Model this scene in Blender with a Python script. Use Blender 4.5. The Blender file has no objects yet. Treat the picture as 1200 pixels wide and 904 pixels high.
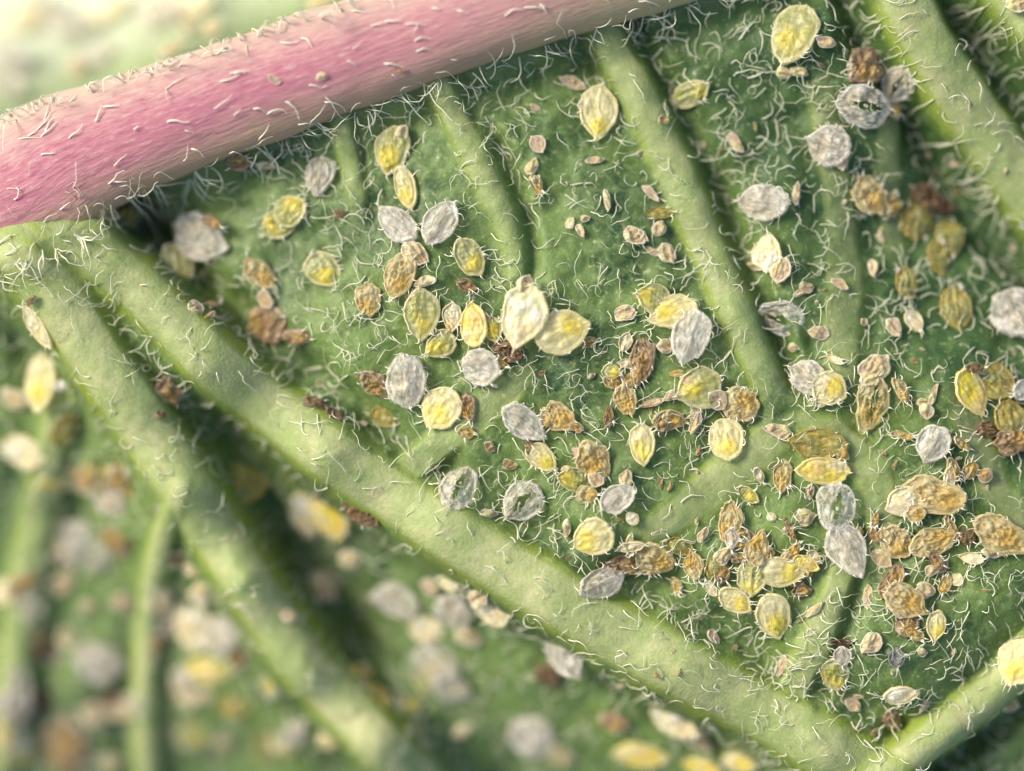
import bpy, math, random
import numpy as np
from mathutils import noise as MN, Vector, Matrix

# ------------------------------------------------------------------ camera, sky, sun, exposure
# one unit stands for about 1.5 mm of the leaf (100 pixels of the photograph)
S = bpy.context.scene
COL = S.collection
CAMD = 30.0
cam = bpy.data.cameras.new('camera'); camo = bpy.data.objects.new('camera', cam); COL.objects.link(camo)
camo.location = (0, 0, CAMD)
cam.sensor_width = 144; cam.lens = 144*CAMD/12.0
cam.clip_start = 0.5; cam.clip_end = 300
cam.dof.use_dof = True; cam.dof.focus_distance = CAMD-0.08
cam.dof.aperture_fstop = 0.36/3.2
cam.dof.aperture_blades = 0
S.camera = camo
W = bpy.data.worlds.new('World'); S.world = W; W.use_nodes = True
SUN_EL, SUN_AZ = math.radians(38), math.radians(-63)      # the light comes in low over the left end of the midrib
nt = W.node_tree; bg = nt.nodes['Background']
sky = nt.nodes.new('ShaderNodeTexSky'); sky.sky_type = 'NISHITA'; sky.sun_disc = False
sky.sun_elevation = SUN_EL; sky.sun_rotation = SUN_AZ; sky.dust_density = 3.0
nt.links.new(sky.outputs[0], bg.inputs[0]); bg.inputs[1].default_value = 0.105
sl = bpy.data.lights.new('sun', 'SUN'); so = bpy.data.objects.new('sun', sl); COL.objects.link(so)
sl.energy = 2.0; sl.angle = math.radians(20); sl.color = (1.0, 0.93, 0.82)
d = Vector((math.sin(SUN_AZ)*math.cos(SUN_EL), math.cos(SUN_AZ)*math.cos(SUN_EL), math.sin(SUN_EL)))
so.rotation_euler = d.to_track_quat('Z', 'Y').to_euler()
S.view_settings.view_transform = 'Standard'; S.view_settings.look = 'None'
S.view_settings.gamma = 1; S.view_settings.exposure = 1.3
S.render.engine = 'CYCLES'
S.cycles.max_bounces = 6; S.cycles.diffuse_bounces = 3; S.cycles.transparent_max_bounces = 12
S.cycles.use_denoising = True

RNG = np.random.default_rng(7)
random.seed(7)

# ------------------------------------------------------------------ numeric noise for arrays
_P = RNG.random((256, 256))
def vnoise(x, y, seed=0):
    x = np.asarray(x, float)+seed*17.31+1000; y = np.asarray(y, float)+seed*9.77+1000
    xi = np.floor(x).astype(int); yi = np.floor(y).astype(int)
    fx = x-xi; fy = y-yi
    fx = fx*fx*(3-2*fx); fy = fy*fy*(3-2*fy)
    g = lambda a, b: _P[a % 256, b % 256]
    return ((g(xi, yi)*(1-fx)+g(xi+1, yi)*fx)*(1-fy)+(g(xi, yi+1)*(1-fx)+g(xi+1, yi+1)*fx)*fy)*2-1
def fbm(x, y, o=3, seed=0):
    t = 0; a = 1; s = 0
    for i in range(o):
        t = t+a*vnoise(np.asarray(x)*2**i, np.asarray(y)*2**i, seed+i*5); s += a; a *= .5
    return t/s

# ------------------------------------------------------------------ the lie of the leaf (heights at places on it)
CP = np.array([
 (300,220,-.3),(450,200,-.12),(600,200,-.05),(300,350,-.4),(450,350,-.05),(600,400,.05),(450,480,-.1),(600,550,.0),(750,450,.05),
 (700,250,-.1),(860,250,-.3),(860,120,-.3),(700,100,-.25),(850,420,0),(1000,450,-.05),(1000,300,-.25),(1000,150,-.25),(1085,235,-.7),(1120,310,-.65),
 (1190,330,-.6),(1150,410,-.25),(1150,550,-.1),(1000,600,0),(800,650,0),(950,700,0),(1050,800,.05),(1150,700,.05),(900,790,0),
 (165,275,-.75),(1170,880,-.8),(1100,20,-.1),(1230,100,-.1),(220,330,-.45),
 (70,270,-.2),(130,310,-.1),(250,430,.0),(380,530,.05),(520,620,.1),(650,705,.05),(800,785,0),(950,865,-.1),(1080,950,-.4),
 (330,560,-1.1),(270,510,-1.1),(450,680,-1.5),(560,760,-1.5),(700,830,-1.3),(850,900,-1.2),(400,750,-2.0),(600,890,-2.4),(330,640,-1.7),
 (60,340,-.2),(140,460,-.35),(220,570,-.4),(290,680,-.65),(360,780,-.95),(450,870,-1.25),
 (40,430,-1.0),(-30,420,-1.3),(50,550,-1.7),(120,600,-1.8),(100,720,-2.5),(50,850,-3.1),(200,850,-3.0),(300,850,-2.7),(230,730,-2.2),(0,700,-2.6),(400,900,-2.5),
 (110,60,-3.0),(300,0,-2.6),(0,0,-3.6),(0,90,-2.6),(200,-80,-3.6),(420,-90,-3.2),(150,110,-1.8),(330,40,-1.6),(700,-160,-3),(1000,-220,-2.6),
 (-20,215,-.35),(200,138,-.35),(400,68,-.35),(600,5,-.35),(800,-60,-.4),(1000,-100,-.5),
 (-300,-200,-5),(-300,200,-2),(-300,450,-2.5),(-300,900,-4.2),(100,1150,-4.4),(500,1150,-3.8),(900,1150,-2.2),(1300,1100,-1.4),
 (1400,700,-.3),(1400,400,-.6),(1400,100,-.4),(1400,-250,-1.6)], float)
_q = (CP[:,2] < -1.0) & (CP[:,1] > 400); CP[_q,2] = -1.0+(CP[_q,2]+1.0)*.78
CX = (CP[:,0]-600)/100; CY = (452-CP[:,1])/100
sc = (CAMD-CP[:,2])/CAMD; CX = CX*sc; CY = CY*sc
def _phi(r2): return .5*r2*np.log(r2+1e-9)
_n = len(CP); _K = _phi((CX[:,None]-CX)**2+(CY[:,None]-CY)**2)+np.eye(_n)*0.06
_Pm = np.c_[np.ones(_n), CX, CY]
_A = np.block([[_K, _Pm], [_Pm.T, np.zeros((3, 3))]])
_Wt = np.linalg.solve(_A, np.r_[CP[:,2], 0, 0, 0])
def base(x, y):
    x = np.atleast_1d(np.asarray(x, float)); y = np.atleast_1d(np.asarray(y, float)); sh = x.shape
    x = x.ravel(); y = y.ravel(); out = np.empty(x.size)
    for i in range(0, x.size, 40000):
        a = x[i:i+40000]; b = y[i:i+40000]
        out[i:i+40000] = _phi((a[:,None]-CX)**2+(b[:,None]-CY)**2)@_Wt[:_n]+_Wt[_n]+_Wt[_n+1]*a+_Wt[_n+2]*b
    return out.reshape(sh)
def at_base(px, py):
    z = 0.0
    for _ in range(12):
        s = (CAMD-z)/CAMD; x = (px-600)/100*s; y = (452-py)/100*s
        z = float(base(x, y)[0])*.7+z*.3
    return x, y, z

# ------------------------------------------------------------------ veins: pixels along the middle, width; height over blade; dips beside (near side, far side)
VEINS = {
 'midrib': dict(p=[(-260,330,180),(-20,230,172),(100,183,150),(200,140,134),(300,106,130),(400,69,127),(500,36,122),(600,4,118),(820,-62,112),(1050,-130,100)], h=.46, zo=.30, dl=.0, dr=.25, kind='midrib', n=None),
 'B': dict(p=[(-30,225,70),(70,262,80),(140,318,72),(250,425,74),(380,528,78),(520,622,82),(650,702,86),(800,786,84),(950,868,80),(1120,980,80)], h=.20, zo=.04, dl=.4, dr=.35, pk=.9, kind='side', n=''),
 'C': dict(p=[(-20,255,60),(30,300,80),(80,370,84),(150,470,84),(225,580,80),(290,680,78),(360,780,76),(440,865,74),(560,980,70)], h=.20, zo=.14, dl=.3, dr=.35, kind='side', n=''),
 'X': dict(p=[(-80,262,120),(0,272,130),(70,292,110),(130,325,60)], h=.12, zo=.0, dl=0, dr=0, pk=2.5, fade=(0,.8), kind='low', n=''),
 'D': dict(p=[(232,535,14),(206,590,34),(188,640,36),(176,720,34),(172,800,34),(176,940,34)], h=.18, zo=.06, fade=(.7,0), dl=.1, dr=.1, kind='side', n=''),
 'E': dict(p=[(78,440,44),(66,500,46),(50,590,52),(32,690,52),(18,800,46),(5,900,40)], h=.18, zo=.06, fade=(.8,0), dl=.1, dr=.1, pk=.55, kind='side', n=''),
 'F': dict(p=[(690,10,46),(725,70,50),(762,140,52),(800,222,54),(842,320,52),(882,410,46),(925,500,34)], h=.17, zo=.03, fade=(0,1.0), dl=.42, dr=.03, pk=.68, kind='side', n=''),
 'G': dict(p=[(505,85,36),(540,150,40),(572,215,38),(597,275,32),(606,330,24),(608,380,14)], h=.12, zo=.0, fade=(0,1.2), dl=.22, dr=.05, pk=.6, kind='side', n=''),
 'H': dict(p=[(392,120,30),(408,180,30),(418,240,26),(424,290,18)], h=.09, zo=-.01, fade=(0,.8), dl=.08, dr=.0, pk=.45, kind='side', n=''),
 'I': dict(p=[(985,-120,70),(1050,-20,74),(1095,62,76),(1145,140,78),(1198,215,80),(1290,320,80)], h=.2, zo=.05, dl=.5, dr=.5, pk=.8, kind='side', n=''),
 'K': dict(p=[(1090,-150,76),(1160,-50,78),(1222,30,80),(1290,115,84),(1390,240,84)], h=.24, zo=.08, dl=.2, dr=.7, pk=.75, kind='side', n=''),
 'L': dict(p=[(960,960,60),(1040,905,60),(1110,852,60),(1170,802,58),(1260,720,56),(1380,620,50)], h=.24, zo=.08, dl=.0, dr=.7, kind='side', n=''),
 'N': dict(p=[(1000,640,30),(972,715,38),(945,775,44),(915,850,46)], h=.10, zo=-.01, dl=.2, dr=.05, fade=(.5,.6), pk=1.5, kind='low', n=''),
 'J': dict(p=[(930,490,40),(880,535,56),(830,575,58),(780,612,44),(730,640,24)], h=.12, zo=-.02, dl=.02, dr=.02, fade=(.5,.6), pk=1.9, kind='low', n=''),
 'Q': dict(p=[(630,425,26),(590,462,38),(535,505,44),(480,550,40),(440,580,20)], h=.10, zo=-.02, dl=.0, dr=.02, fade=(.5,.6), pk=1.5, kind='low', n=''),
 'R': dict(p=[(900,500,40),(980,510,46),(1025,560,50),(1035,620,36),(1040,700,18)], h=.08, zo=-.03, dl=.0, dr=.0, fade=(.5,.6), pk=1.4, kind='low', n=''),
 'O': dict(p=[(960,70,24),(966,130,34),(985,250,40),(992,330,48),(985,400,44),(990,480,24)], h=.09, zo=-.02, dl=.05, dr=.05, fade=(.5,.6), kind='low', n=''),
 'T': dict(p=[(1110,440,24),(1145,520,46),(1175,590,46),(1240,650,30)], h=.08, zo=-.02, dl=.0, dr=.0, fade=(.5,.6), kind='low', n=''),
 'U': dict(p=[(1060,110,24),(1040,170,34),(1055,330,26)], h=.06, zo=-.02, dl=.0, dr=.0, fade=(.5,.6), kind='low', n=''),
}
def catmull(P, step):
    P = np.array(P, float); P = np.vstack([2*P[0]-P[1], P, 2*P[-1]-P[-2]]); out = []
    for i in range(1, len(P)-2):
        n = max(2, int(np.linalg.norm(P[i+1,:2]-P[i,:2])/step))
        t = np.linspace(0, 1, n, endpoint=False)[:,None]
        out.append(.5*((2*P[i])+(-P[i-1]+P[i+1])*t+(2*P[i-1]-5*P[i]+4*P[i+1]-P[i+2])*t**2+(-P[i-1]+3*P[i]-3*P[i+1]+P[i+2])*t**3))
    out.append(P[-2:-1]); return np.vstack(out)
for k, v in VEINS.items():
    pts = []
    for px, py, w in v['p']:
        x, y, z = at_base(px, py)
        if v['zo'] > .2:
            s = (CAMD-z-v['zo'])/(CAMD-z); x *= s; y *= s
        pts.append((x, y, z, w/100*(CAMD-z)/CAMD))
    v['path'] = catmull(pts, .12)
    v['path'][:,2] = base(v['path'][:,0], v['path'][:,1])
    if k == 'midrib':            # a stiff stalk: it does not follow every dip of the blade
        t_ = np.linspace(-1, 1, len(v['path'])); v['path'][:,2] = np.polyval(np.polyfit(t_, v['path'][:,2], 2), t_)
def vein_field(x, y, v):
    """signed distance across, local width, base height of the nearest place along the vein"""
    P = v['path'][::3]
    if not np.allclose(P[-1], v['path'][-1]): P = np.vstack([P, v['path'][-1]])
    best = np.full(x.shape, 1e9); sgn = np.zeros(x.shape); w = np.ones(x.shape); zb = np.zeros(x.shape); arc = np.zeros(x.shape); run = 0.
    for i in range(len(P)-1):
        a, b = P[i], P[i+1]; dx, dy = b[0]-a[0], b[1]-a[1]; L2 = dx*dx+dy*dy
        t0 = ((x-a[0])*dx+(y-a[1])*dy)/L2; t = np.clip(t0, 0, 1)
        ex = x-(a[0]+t*dx); ey = y-(a[1]+t*dy); dd = np.hypot(ex, ey)
        m = dd < best
        best = np.where(m, dd, best); sgn = np.where(m, np.sign(dx*ey-dy*ex), sgn)
        arc = np.where(m, run+t*math.sqrt(L2), arc); run += math.sqrt(L2)
        w = np.where(m, a[3]+t*(b[3]-a[3]), w); zb = np.where(m, a[2]+t*(b[2]-a[2]), zb)
    v['arc'] = arc; v['run'] = run
    return best, sgn, w, zb
def prof(q):
    """rounded back of a vein that runs out smoothly into the blade"""
    a = np.sqrt(np.clip(1-(q/.56)**2, 0, 1))
    b = np.where(q < .60, .5+.5*np.cos(np.clip(q/.60, 0, 1)*math.pi), 0)
    return .46*np.clip(1-(q/.50)**3.6, 0, 1)+.42*b
def build_grid(X, Y):
    z = base(X, Y); pale = np.zeros(X.shape); own = np.full(X.shape, -1); mid = np.full(X.shape, -99.)
    _d, _s, _w, _z = vein_field(X, Y, VEINS['midrib']); GMQ = _d/_w
    dips = np.zeros(X.shape); lev = np.zeros(X.shape); best = np.full(X.shape, .0); z0 = z.copy(); add = np.zeros(X.shape); side = np.zeros(X.shape)
    for j, (k, v) in enumerate(VEINS.items()):
        dd, sg, w, zb = vein_field(X, Y, v)
        jit = 1+.10*fbm(X*1.3, Y*1.3, 3, 20+j)
        q = dd/w*jit
        f0, f1 = v.get('fade', (0, 0)); ef = np.ones(X.shape)
        if f0: ef = ef*np.clip(v['arc']/f0, 0, 1)
        if f1: ef = ef*np.clip((v['run']-v['arc'])/f1, 0, 1)
        ef = ef*ef*(3-2*ef)
        dip = np.where(sg > 0, v['dl'], v['dr'])*ef*(np.clip((X+5.2)/.8, 0, 1) if k == 'midrib' else 1)
        if k == 'B': dip = dip+np.where(sg > 0, .3, 0)*np.clip((-1.3-X)/1.2, 0, 1)
        dips = np.maximum(dips, dip*np.exp(-((q-.80)/.28)**2)*(.8+.45*fbm(X*.8, Y*.8, 2, 3)))+0
        if k == 'midrib':
            mid = np.where(dd/w < .5, zb+v['zo']+v['h']*np.sqrt(np.clip(1-(2*dd/w)**2, 0, 1)), mid)
            z = z+.1*np.exp(-(q/.6)**4); pale = np.maximum(pale, .35*np.exp(-(q/.56)**6))
        else:
            hh = (v['h']*.80+v['zo']*.8)*(1.0 if v['kind'] != 'low' else .6)
            if v['kind'] == 'side':
                m = np.clip((.74-q)/.28, 0, 1); m = m*m*(3-2*m)*np.where(add > .12, .3, 1)*ef
                lev = lev*(1-m)+(zb-z0)*m
            lump = 1+.16*fbm(X*2.2, Y*2.2, 3, 50+j)
            lift = hh*prof(q)*lump*ef
            lift = lift*np.maximum(np.clip((GMQ-.34)/.15, 0, 1), np.clip((-4.7-X)/.5, 0, 1)*np.clip((GMQ-.15)/.3, 0, 1))
            add = np.maximum(add, lift)+.25*np.minimum(add, lift)
            pl = (1. if v['kind'] != 'low' else .38)*np.clip((.50-q)/.15, 0, 1)**(1.1 if v['kind'] != 'low' else 1.4)*v.get('pk', 1)
            pl = pl*ef*(.85+.3*fbm(X*.9, Y*.9, 2, 70+j))
            pale = np.maximum(pale, pl)
            sc_ = np.where(GMQ > .5, 1-q/.56, 0)
            own = np.where((sc_ > 0) & (sc_ > best), j, own); best = np.maximum(best, sc_)
            side = np.maximum(side, ef*np.exp(-((q-.43)/.085)**2)*v.get('pk', 1)*(1 if v['kind'] != 'low' else .3))
    for _ in range(3):
        for ax in (0, 1):
            k_ = 3; lev = sum(np.roll(lev, o, ax) for o in range(-k_, k_+1))/(2*k_+1)
    z = z+lev*.85+add-dips*.85*np.clip(1-pale*1.15, 0, 1)
    flat = 1-np.clip(pale, 0, 1)
    z = z+flat*(.09*fbm(X*1.1, Y*1.1, 2, 11)+.065*fbm(X*2.8, Y*2.8, 3, 12))+(.35+.65*flat)*.010*fbm(X*6, Y*6, 2, 13)
    # beyond the midrib the blade is painted paler to mimic overexposed sunlight
    mx, my = (-600+0)/100, 0
    return z, np.clip(pale, 0, 1), own, mid, side
GS = .031
GX = np.arange(-8.2, 8.2, GS); GY = np.arange(-6.6, 6.6, GS)
GXX, GYY = np.meshgrid(GX, GY)
GZ, GP, GO, GM, GSD = build_grid(GXX, GYY)
# distance beyond the midrib (upwards in the picture); overexposure painted in as paleness
_dm, _sg, _w, _ = vein_field(GXX, GYY, VEINS['midrib'])
GLARE = np.clip((_dm*_sg-.7)/1.9, 0, 1)*np.clip((1.8-GXX)/.8, 0, 1)*np.clip((_dm*_sg-.5)/.3, 0, 1)
GP = np.clip(GP+GLARE*.6, 0, 1)
GT = np.maximum(GZ, GM); GON = np.where(GM > -50, 2, np.where((GO >= 0) & (GP > .3), 1, 0))
# shade painted in as a deeper green, over the strip towards the far edge
SHADE_GREEN = np.clip((GXX+.9*GYY-3.5+.9*fbm(GXX*.7, GYY*.7, 2, 61))/1.6, 0, 1)
def samp(G, x, y):
    fx = np.clip((x-GX[0])/GS, 0, len(GX)-1.001); fy = np.clip((y-GY[0])/GS, 0, len(GY)-1.001)
    i = fx.astype(int); j = fy.astype(int); a = fx-i; b = fy-j
    return (G[j,i]*(1-a)+G[j,i+1]*a)*(1-b)+(G[j+1,i]*(1-a)+G[j+1,i+1]*a)*b
def surf(x, y, tubes=True, want=False):
    x = np.atleast_1d(np.asarray(x, float)); y = np.atleast_1d(np.asarray(y, float))
    z = samp(GT if tubes else GZ, x, y)
    if not want: return z
    i = np.clip(((x-GX[0])/GS).astype(int), 0, len(GX)-1); j = np.clip(((y-GY[0])/GS).astype(int), 0, len(GY)-1)
    return z, samp(GP, x, y), GON[j,i], samp(GSD, x, y)
def at(px, py, tubes=True):
    z = 0.0
    for _ in range(10):
        s = (CAMD-z)/CAMD; x = (px-600)/100*s; y = (452-py)/100*s
        z = float(surf(x, y, tubes)[0])*.75+z*.25
    return x, y, float(surf(x, y, tubes)[0])

# ------------------------------------------------------------------ materials
def mat(name): 
    m = bpy.data.materials.new(name); m.use_nodes = True
    n = m.node_tree; n.nodes.clear()
    out = n.nodes.new('ShaderNodeOutputMaterial')
    return m, n, out
def N(n, t, **kw):
    o = n.nodes.new(t)
    for k, v in kw.items():
        if k in o.inputs.keys(): o.inputs[k].default_value = v
        else: setattr(o, k, v)
    return o
def mixc(n, f, a, b, mode='MIX'):
    m = n.nodes.new('ShaderNodeMix'); m.data_type = 'RGBA'; m.blend_type = mode
    for sock, v in ((m.inputs[0], f), (m.inputs[6], a), (m.inputs[7], b)):
        if isinstance(v, (int, float)): sock.default_value = v
        elif isinstance(v, tuple): sock.default_value = (*v, 1)
        else: n.links.new(v, sock)
    return m.outputs[2]
def ramp(n, f, a, b):
    r = n.nodes.new('ShaderNodeMapRange'); n.links.new(f, r.inputs[0]); r.inputs[1].default_value = a; r.inputs[2].default_value = b
    return r.outputs[0]
def math_(n, op, a, b):
    m = n.nodes.new('ShaderNodeMath'); m.operation = op
    for i, v in enumerate((a, b)):
        if isinstance(v, (int, float)): m.inputs[i].default_value = v
        else: n.links.new(v, m.inputs[i])
    return m.outputs[0]

def mat_blade():
    m, n, out = mat('leaf_tissue'); L = n.links.new
    co = n.nodes.new('ShaderNodeTexCoord').outputs['Object']
    pale = n.nodes.new('ShaderNodeAttribute'); pale.attribute_name = 'pale'
    n1 = N(n, 'ShaderNodeTexNoise', Scale=.75, Detail=3.0, Distortion=.4); L(co, n1.inputs['Vector'])
    n2 = N(n, 'ShaderNodeTexNoise', Scale=4.5, Detail=5.0, Roughness=.65); L(co, n2.inputs['Vector'])
    warp = N(n, 'ShaderNodeTexNoise', Scale=3.0, Detail=2.0); L(co, warp.inputs['Vector'])
    wv = n.nodes.new('ShaderNodeVectorMath'); wv.operation = 'MULTIPLY_ADD'; L(warp.outputs['Color'], wv.inputs[0]); wv.inputs[1].default_value = (.25,.25,.25); L(co, wv.inputs[2])
    vo = N(n, 'ShaderNodeTexVoronoi', Scale=3.6, feature='DISTANCE_TO_EDGE'); L(wv.outputs[0], vo.inputs['Vector'])
    vf = N(n, 'ShaderNodeTexVoronoi', Scale=22.0); L(wv.outputs[0], vf.inputs['Vector'])
    c = mixc(n, ramp(n, n1.outputs[0], .40, .64), (.010,.040,.012), (.092,.148,.022))
    c = mixc(n, ramp(n, n2.outputs[0], .4, .8), c, (.115,.165,.042))
    n6 = N(n, 'ShaderNodeTexNoise', Scale=.55, Detail=3.0); mo = N(n, 'ShaderNodeMapping', Location=(3.7, 1.2, 0)); L(co, mo.inputs[0]); L(mo.outputs[0], n6.inputs['Vector'])
    c = mixc(n, math_(n, 'MULTIPLY', ramp(n, n6.outputs[0], .46, .62), .55), c, (.135,.200,.050))
    net = ramp(n, vo.outputs['Distance'], .11, .0)
    c = mixc(n, math_(n, 'MULTIPLY', net, .42), c, (.145,.215,.070))
    c = mixc(n, math_(n, 'MULTIPLY', ramp(n, vf.outputs['Distance'], .6, .1), .22), c, (.14,.22,.07))
    shd = n.nodes.new('ShaderNodeAttribute'); shd.attribute_name = 'shade_green'
    c = mixc(n, math_(n, 'MULTIPLY', shd.outputs['Fac'], .9), c, mixc(n, ramp(n, n2.outputs[0], .35, .7), (.010,.040,.010), (.050,.095,.020)))  # painted shade: mixes a deeper green into the tissue colour
    side = n.nodes.new('ShaderNodeAttribute'); side.attribute_name = 'side'
    n5 = N(n, 'ShaderNodeTexNoise', Scale=1.6, Detail=3.0, Distortion=.6); L(co, n5.inputs['Vector'])
    vc = mixc(n, ramp(n, n5.outputs[0], .4, .65), (.265,.315,.115), (.395,.380,.190))
    n7 = N(n, 'ShaderNodeTexNoise', Scale=6.5, Detail=6.0, Roughness=.75); L(co, n7.inputs['Vector'])
    vc = mixc(n, math_(n, 'MULTIPLY', ramp(n, n7.outputs[0], .42, .60), .6), vc, (.215,.270,.085))
    vc = mixc(n, math_(n, 'MULTIPLY', ramp(n, n7.outputs[0], .60, .72), .6), vc, (.47,.42,.25))
    c = mixc(n, pale.outputs['Fac'], c, vc)
    c = mixc(n, math_(n, 'MULTIPLY', side.outputs['Fac'], ramp(n, n5.outputs[0], .30, .60)), c, (.175,.240,.022))
    n3 = N(n, 'ShaderNodeTexNoise', Scale=14.0, Detail=3.0); L(co, n3.inputs['Vector'])
    c = mixc(n, ramp(n, n3.outputs[0], .60, .80), c, (.30,.33,.17))
    glare = n.nodes.new('ShaderNodeAttribute'); glare.attribute_name = 'glare'
    c = mixc(n, math_(n, 'MULTIPLY', glare.outputs['Fac'], .8), c, (.62,.66,.52))  # pale tint in place of burnt-out sunlight
    sp = N(n, 'ShaderNodeTexNoise', Scale=38.0, Detail=2.0); L(co, sp.inputs['Vector'])
    c = mixc(n, math_(n, 'MULTIPLY', ramp(n, sp.outputs[0], .62, .76), .35), c, (.40,.42,.20))
    b1 = N(n, 'ShaderNodeBump', Strength=.14, Distance=.04); L(vf.outputs['Distance'], b1.inputs['Height']); b1.invert = True
    b2 = N(n, 'ShaderNodeBump', Strength=.16, Distance=.06); L(n2.outputs[0], b2.inputs['Height']); L(b1.outputs[0], b2.inputs['Normal'])
    p = N(n, 'ShaderNodeBsdfPrincipled', Roughness=.58); L(c, p.inputs['Base Color']); L(b2.outputs[0], p.inputs['Normal'])
    p.inputs['Specular IOR Level'].default_value = .3
    p.inputs['Subsurface Weight'].default_value = .18; p.inputs['Subsurface Radius'].default_value = (.3,.6,.12); p.inputs['Subsurface Scale'].default_value = .25
    L(p.outputs[0], out.inputs[0]); return m
def mat_vein():
    m, n, out = mat('vein_tissue'); L = n.links.new
    uv = n.nodes.new('ShaderNodeUVMap'); mp = N(n, 'ShaderNodeMapping', Scale=(1.5, 7, 1)); L(uv.outputs[0], mp.inputs[0])
    co = n.nodes.new('ShaderNodeTexCoord').outputs['Object']
    side = n.nodes.new('ShaderNodeAttribute'); side.attribute_name = 'side'
    n1 = N(n, 'ShaderNodeTexNoise', Scale=1.0, Detail=4.0); L(mp.outputs[0], n1.inputs['Vector'])
    n2 = N(n, 'ShaderNodeTexNoise', Scale=11.0, Detail=4.0, Roughness=.7); L(co, n2.inputs['Vector'])
    n4 = N(n, 'ShaderNodeTexNoise', Scale=1.3, Detail=2.0); L(co, n4.inputs['Vector'])
    c = mixc(n, ramp(n, n1.outputs[0], .3, .7), (.40,.46,.20), (.52,.55,.30))
    c = mixc(n, ramp(n, n4.outputs[0], .45, .7), c, (.50,.47,.27))
    c = mixc(n, side.outputs['Fac'], c, (.17,.27,.04))
    c = mixc(n, ramp(n, n2.outputs[0], .58, .75), c, (.58,.58,.38))
    vf = N(n, 'ShaderNodeTexVoronoi', Scale=20.0); L(co, vf.inputs['Vector'])
    b1 = N(n, 'ShaderNodeBump', Strength=.4, Distance=.04); L(vf.outputs['Distance'], b1.inputs['Height'])
    b2 = N(n, 'ShaderNodeBump', Strength=.4, Distance=.05); L(n2.outputs[0], b2.inputs['Height']); L(b1.outputs[0], b2.inputs['Normal'])
    p = N(n, 'ShaderNodeBsdfPrincipled', Roughness=.5); L(c, p.inputs['Base Color']); L(b2.outputs[0], p.inputs['Normal'])
    p.inputs['Subsurface Weight'].default_value = .4; p.inputs['Subsurface Radius'].default_value = (.6,.9,.2); p.inputs['Subsurface Scale'].default_value = .25
    L(p.outputs[0], out.inputs[0]); return m
def mat_midrib():
    m, n, out = mat('midrib_skin'); L = n.links.new
    uv = n.nodes.new('ShaderNodeUVMap'); sep = n.nodes.new('ShaderNodeSeparateXYZ'); L(uv.outputs[0], sep.inputs[0])
    u, v = sep.outputs[0], sep.outputs[1]          # u along in units, v across: 0 lower side .. 1 upper side
    mp = N(n, 'ShaderNodeMapping', Scale=(1.6, 30, 1)); L(uv.outputs[0], mp.inputs[0])
    st = N(n, 'ShaderNodeTexNoise', Scale=1.0, Detail=5.0, Roughness=.65, Distortion=.3); L(mp.outputs[0], st.inputs['Vector'])
    mp2 = N(n, 'ShaderNodeMapping', Scale=(.45, 4.0, 1)); L(uv.outputs[0], mp2.inputs[0])
    bd = N(n, 'ShaderNodeTexNoise', Scale=1.0, Detail=3.0, Distortion=.5); L(mp2.outputs[0], bd.inputs['Vector'])
    mp3 = N(n, 'ShaderNodeMapping', Scale=(5, 60, 1)); L(uv.outputs[0], mp3.inputs[0])
    fi = N(n, 'ShaderNodeTexNoise', Scale=1.0, Detail=5.0, Roughness=.7); L(mp3.outputs[0], fi.inputs['Vector'])
    vv = math_(n, 'ADD', v, math_(n, 'MULTIPLY', math_(n, 'SUBTRACT', bd.outputs[0], .5), .10))
    vv = math_(n, 'ADD', vv, math_(n, 'MULTIPLY', math_(n, 'SUBTRACT', fi.outputs[0], .5), .34))
    lo = ramp(n, vv, .25, .42); hi = ramp(n, vv, .76, .52)
    pink = math_(n, 'MULTIPLY', lo, hi)
    c = mixc(n, ramp(n, v, .25, .60), (.40,.26,.15), (.40,.32,.24))
    c = mixc(n, ramp(n, v, .12, .0), c, (.36,.36,.14))
    green = ramp(n, u, 9.0, 12.0)
    c = mixc(n, math_(n, 'MULTIPLY', green, .5), c, (.38,.43,.17))
    pk = mixc(n, ramp(n, st.outputs[0], .3, .7), (.34,.075,.135), (.41,.155,.185))
    pk = mixc(n, math_(n, 'MULTIPLY', ramp(n, fi.outputs[0], .48, .34), .7), pk, (.25,.035,.085))
    pk = mixc(n, ramp(n, fi.outputs[0], .55, .72), pk, (.50,.31,.29))
    fade = math_(n, 'SUBTRACT', 1.0, math_(n, 'MULTIPLY', ramp(n, u, 7.0, 11.5), .6))
    c = mixc(n, math_(n, 'MULTIPLY', math_(n, 'MULTIPLY', pink, .85), fade), c, pk)
    c = mixc(n, ramp(n, fi.outputs[0], .66, .8), c, (.58,.52,.40))
    ad = math_(n, 'ADD', st.outputs[0], math_(n, 'MULTIPLY', fi.outputs[0], .5))
    b = N(n, 'ShaderNodeBump', Strength=.6, Distance=.06); L(ad, b.inputs['Height'])
    p = N(n, 'ShaderNodeBsdfPrincipled', Roughness=.75); L(c, p.inputs['Base Color']); L(b.outputs[0], p.inputs['Normal'])
    p.inputs['Subsurface Weight'].default_value = .3; p.inputs['Subsurface Radius'].default_value = (1,.5,.3); p.inputs['Subsurface Scale'].default_value = .15
    L(p.outputs[0], out.inputs[0]); return m
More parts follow.
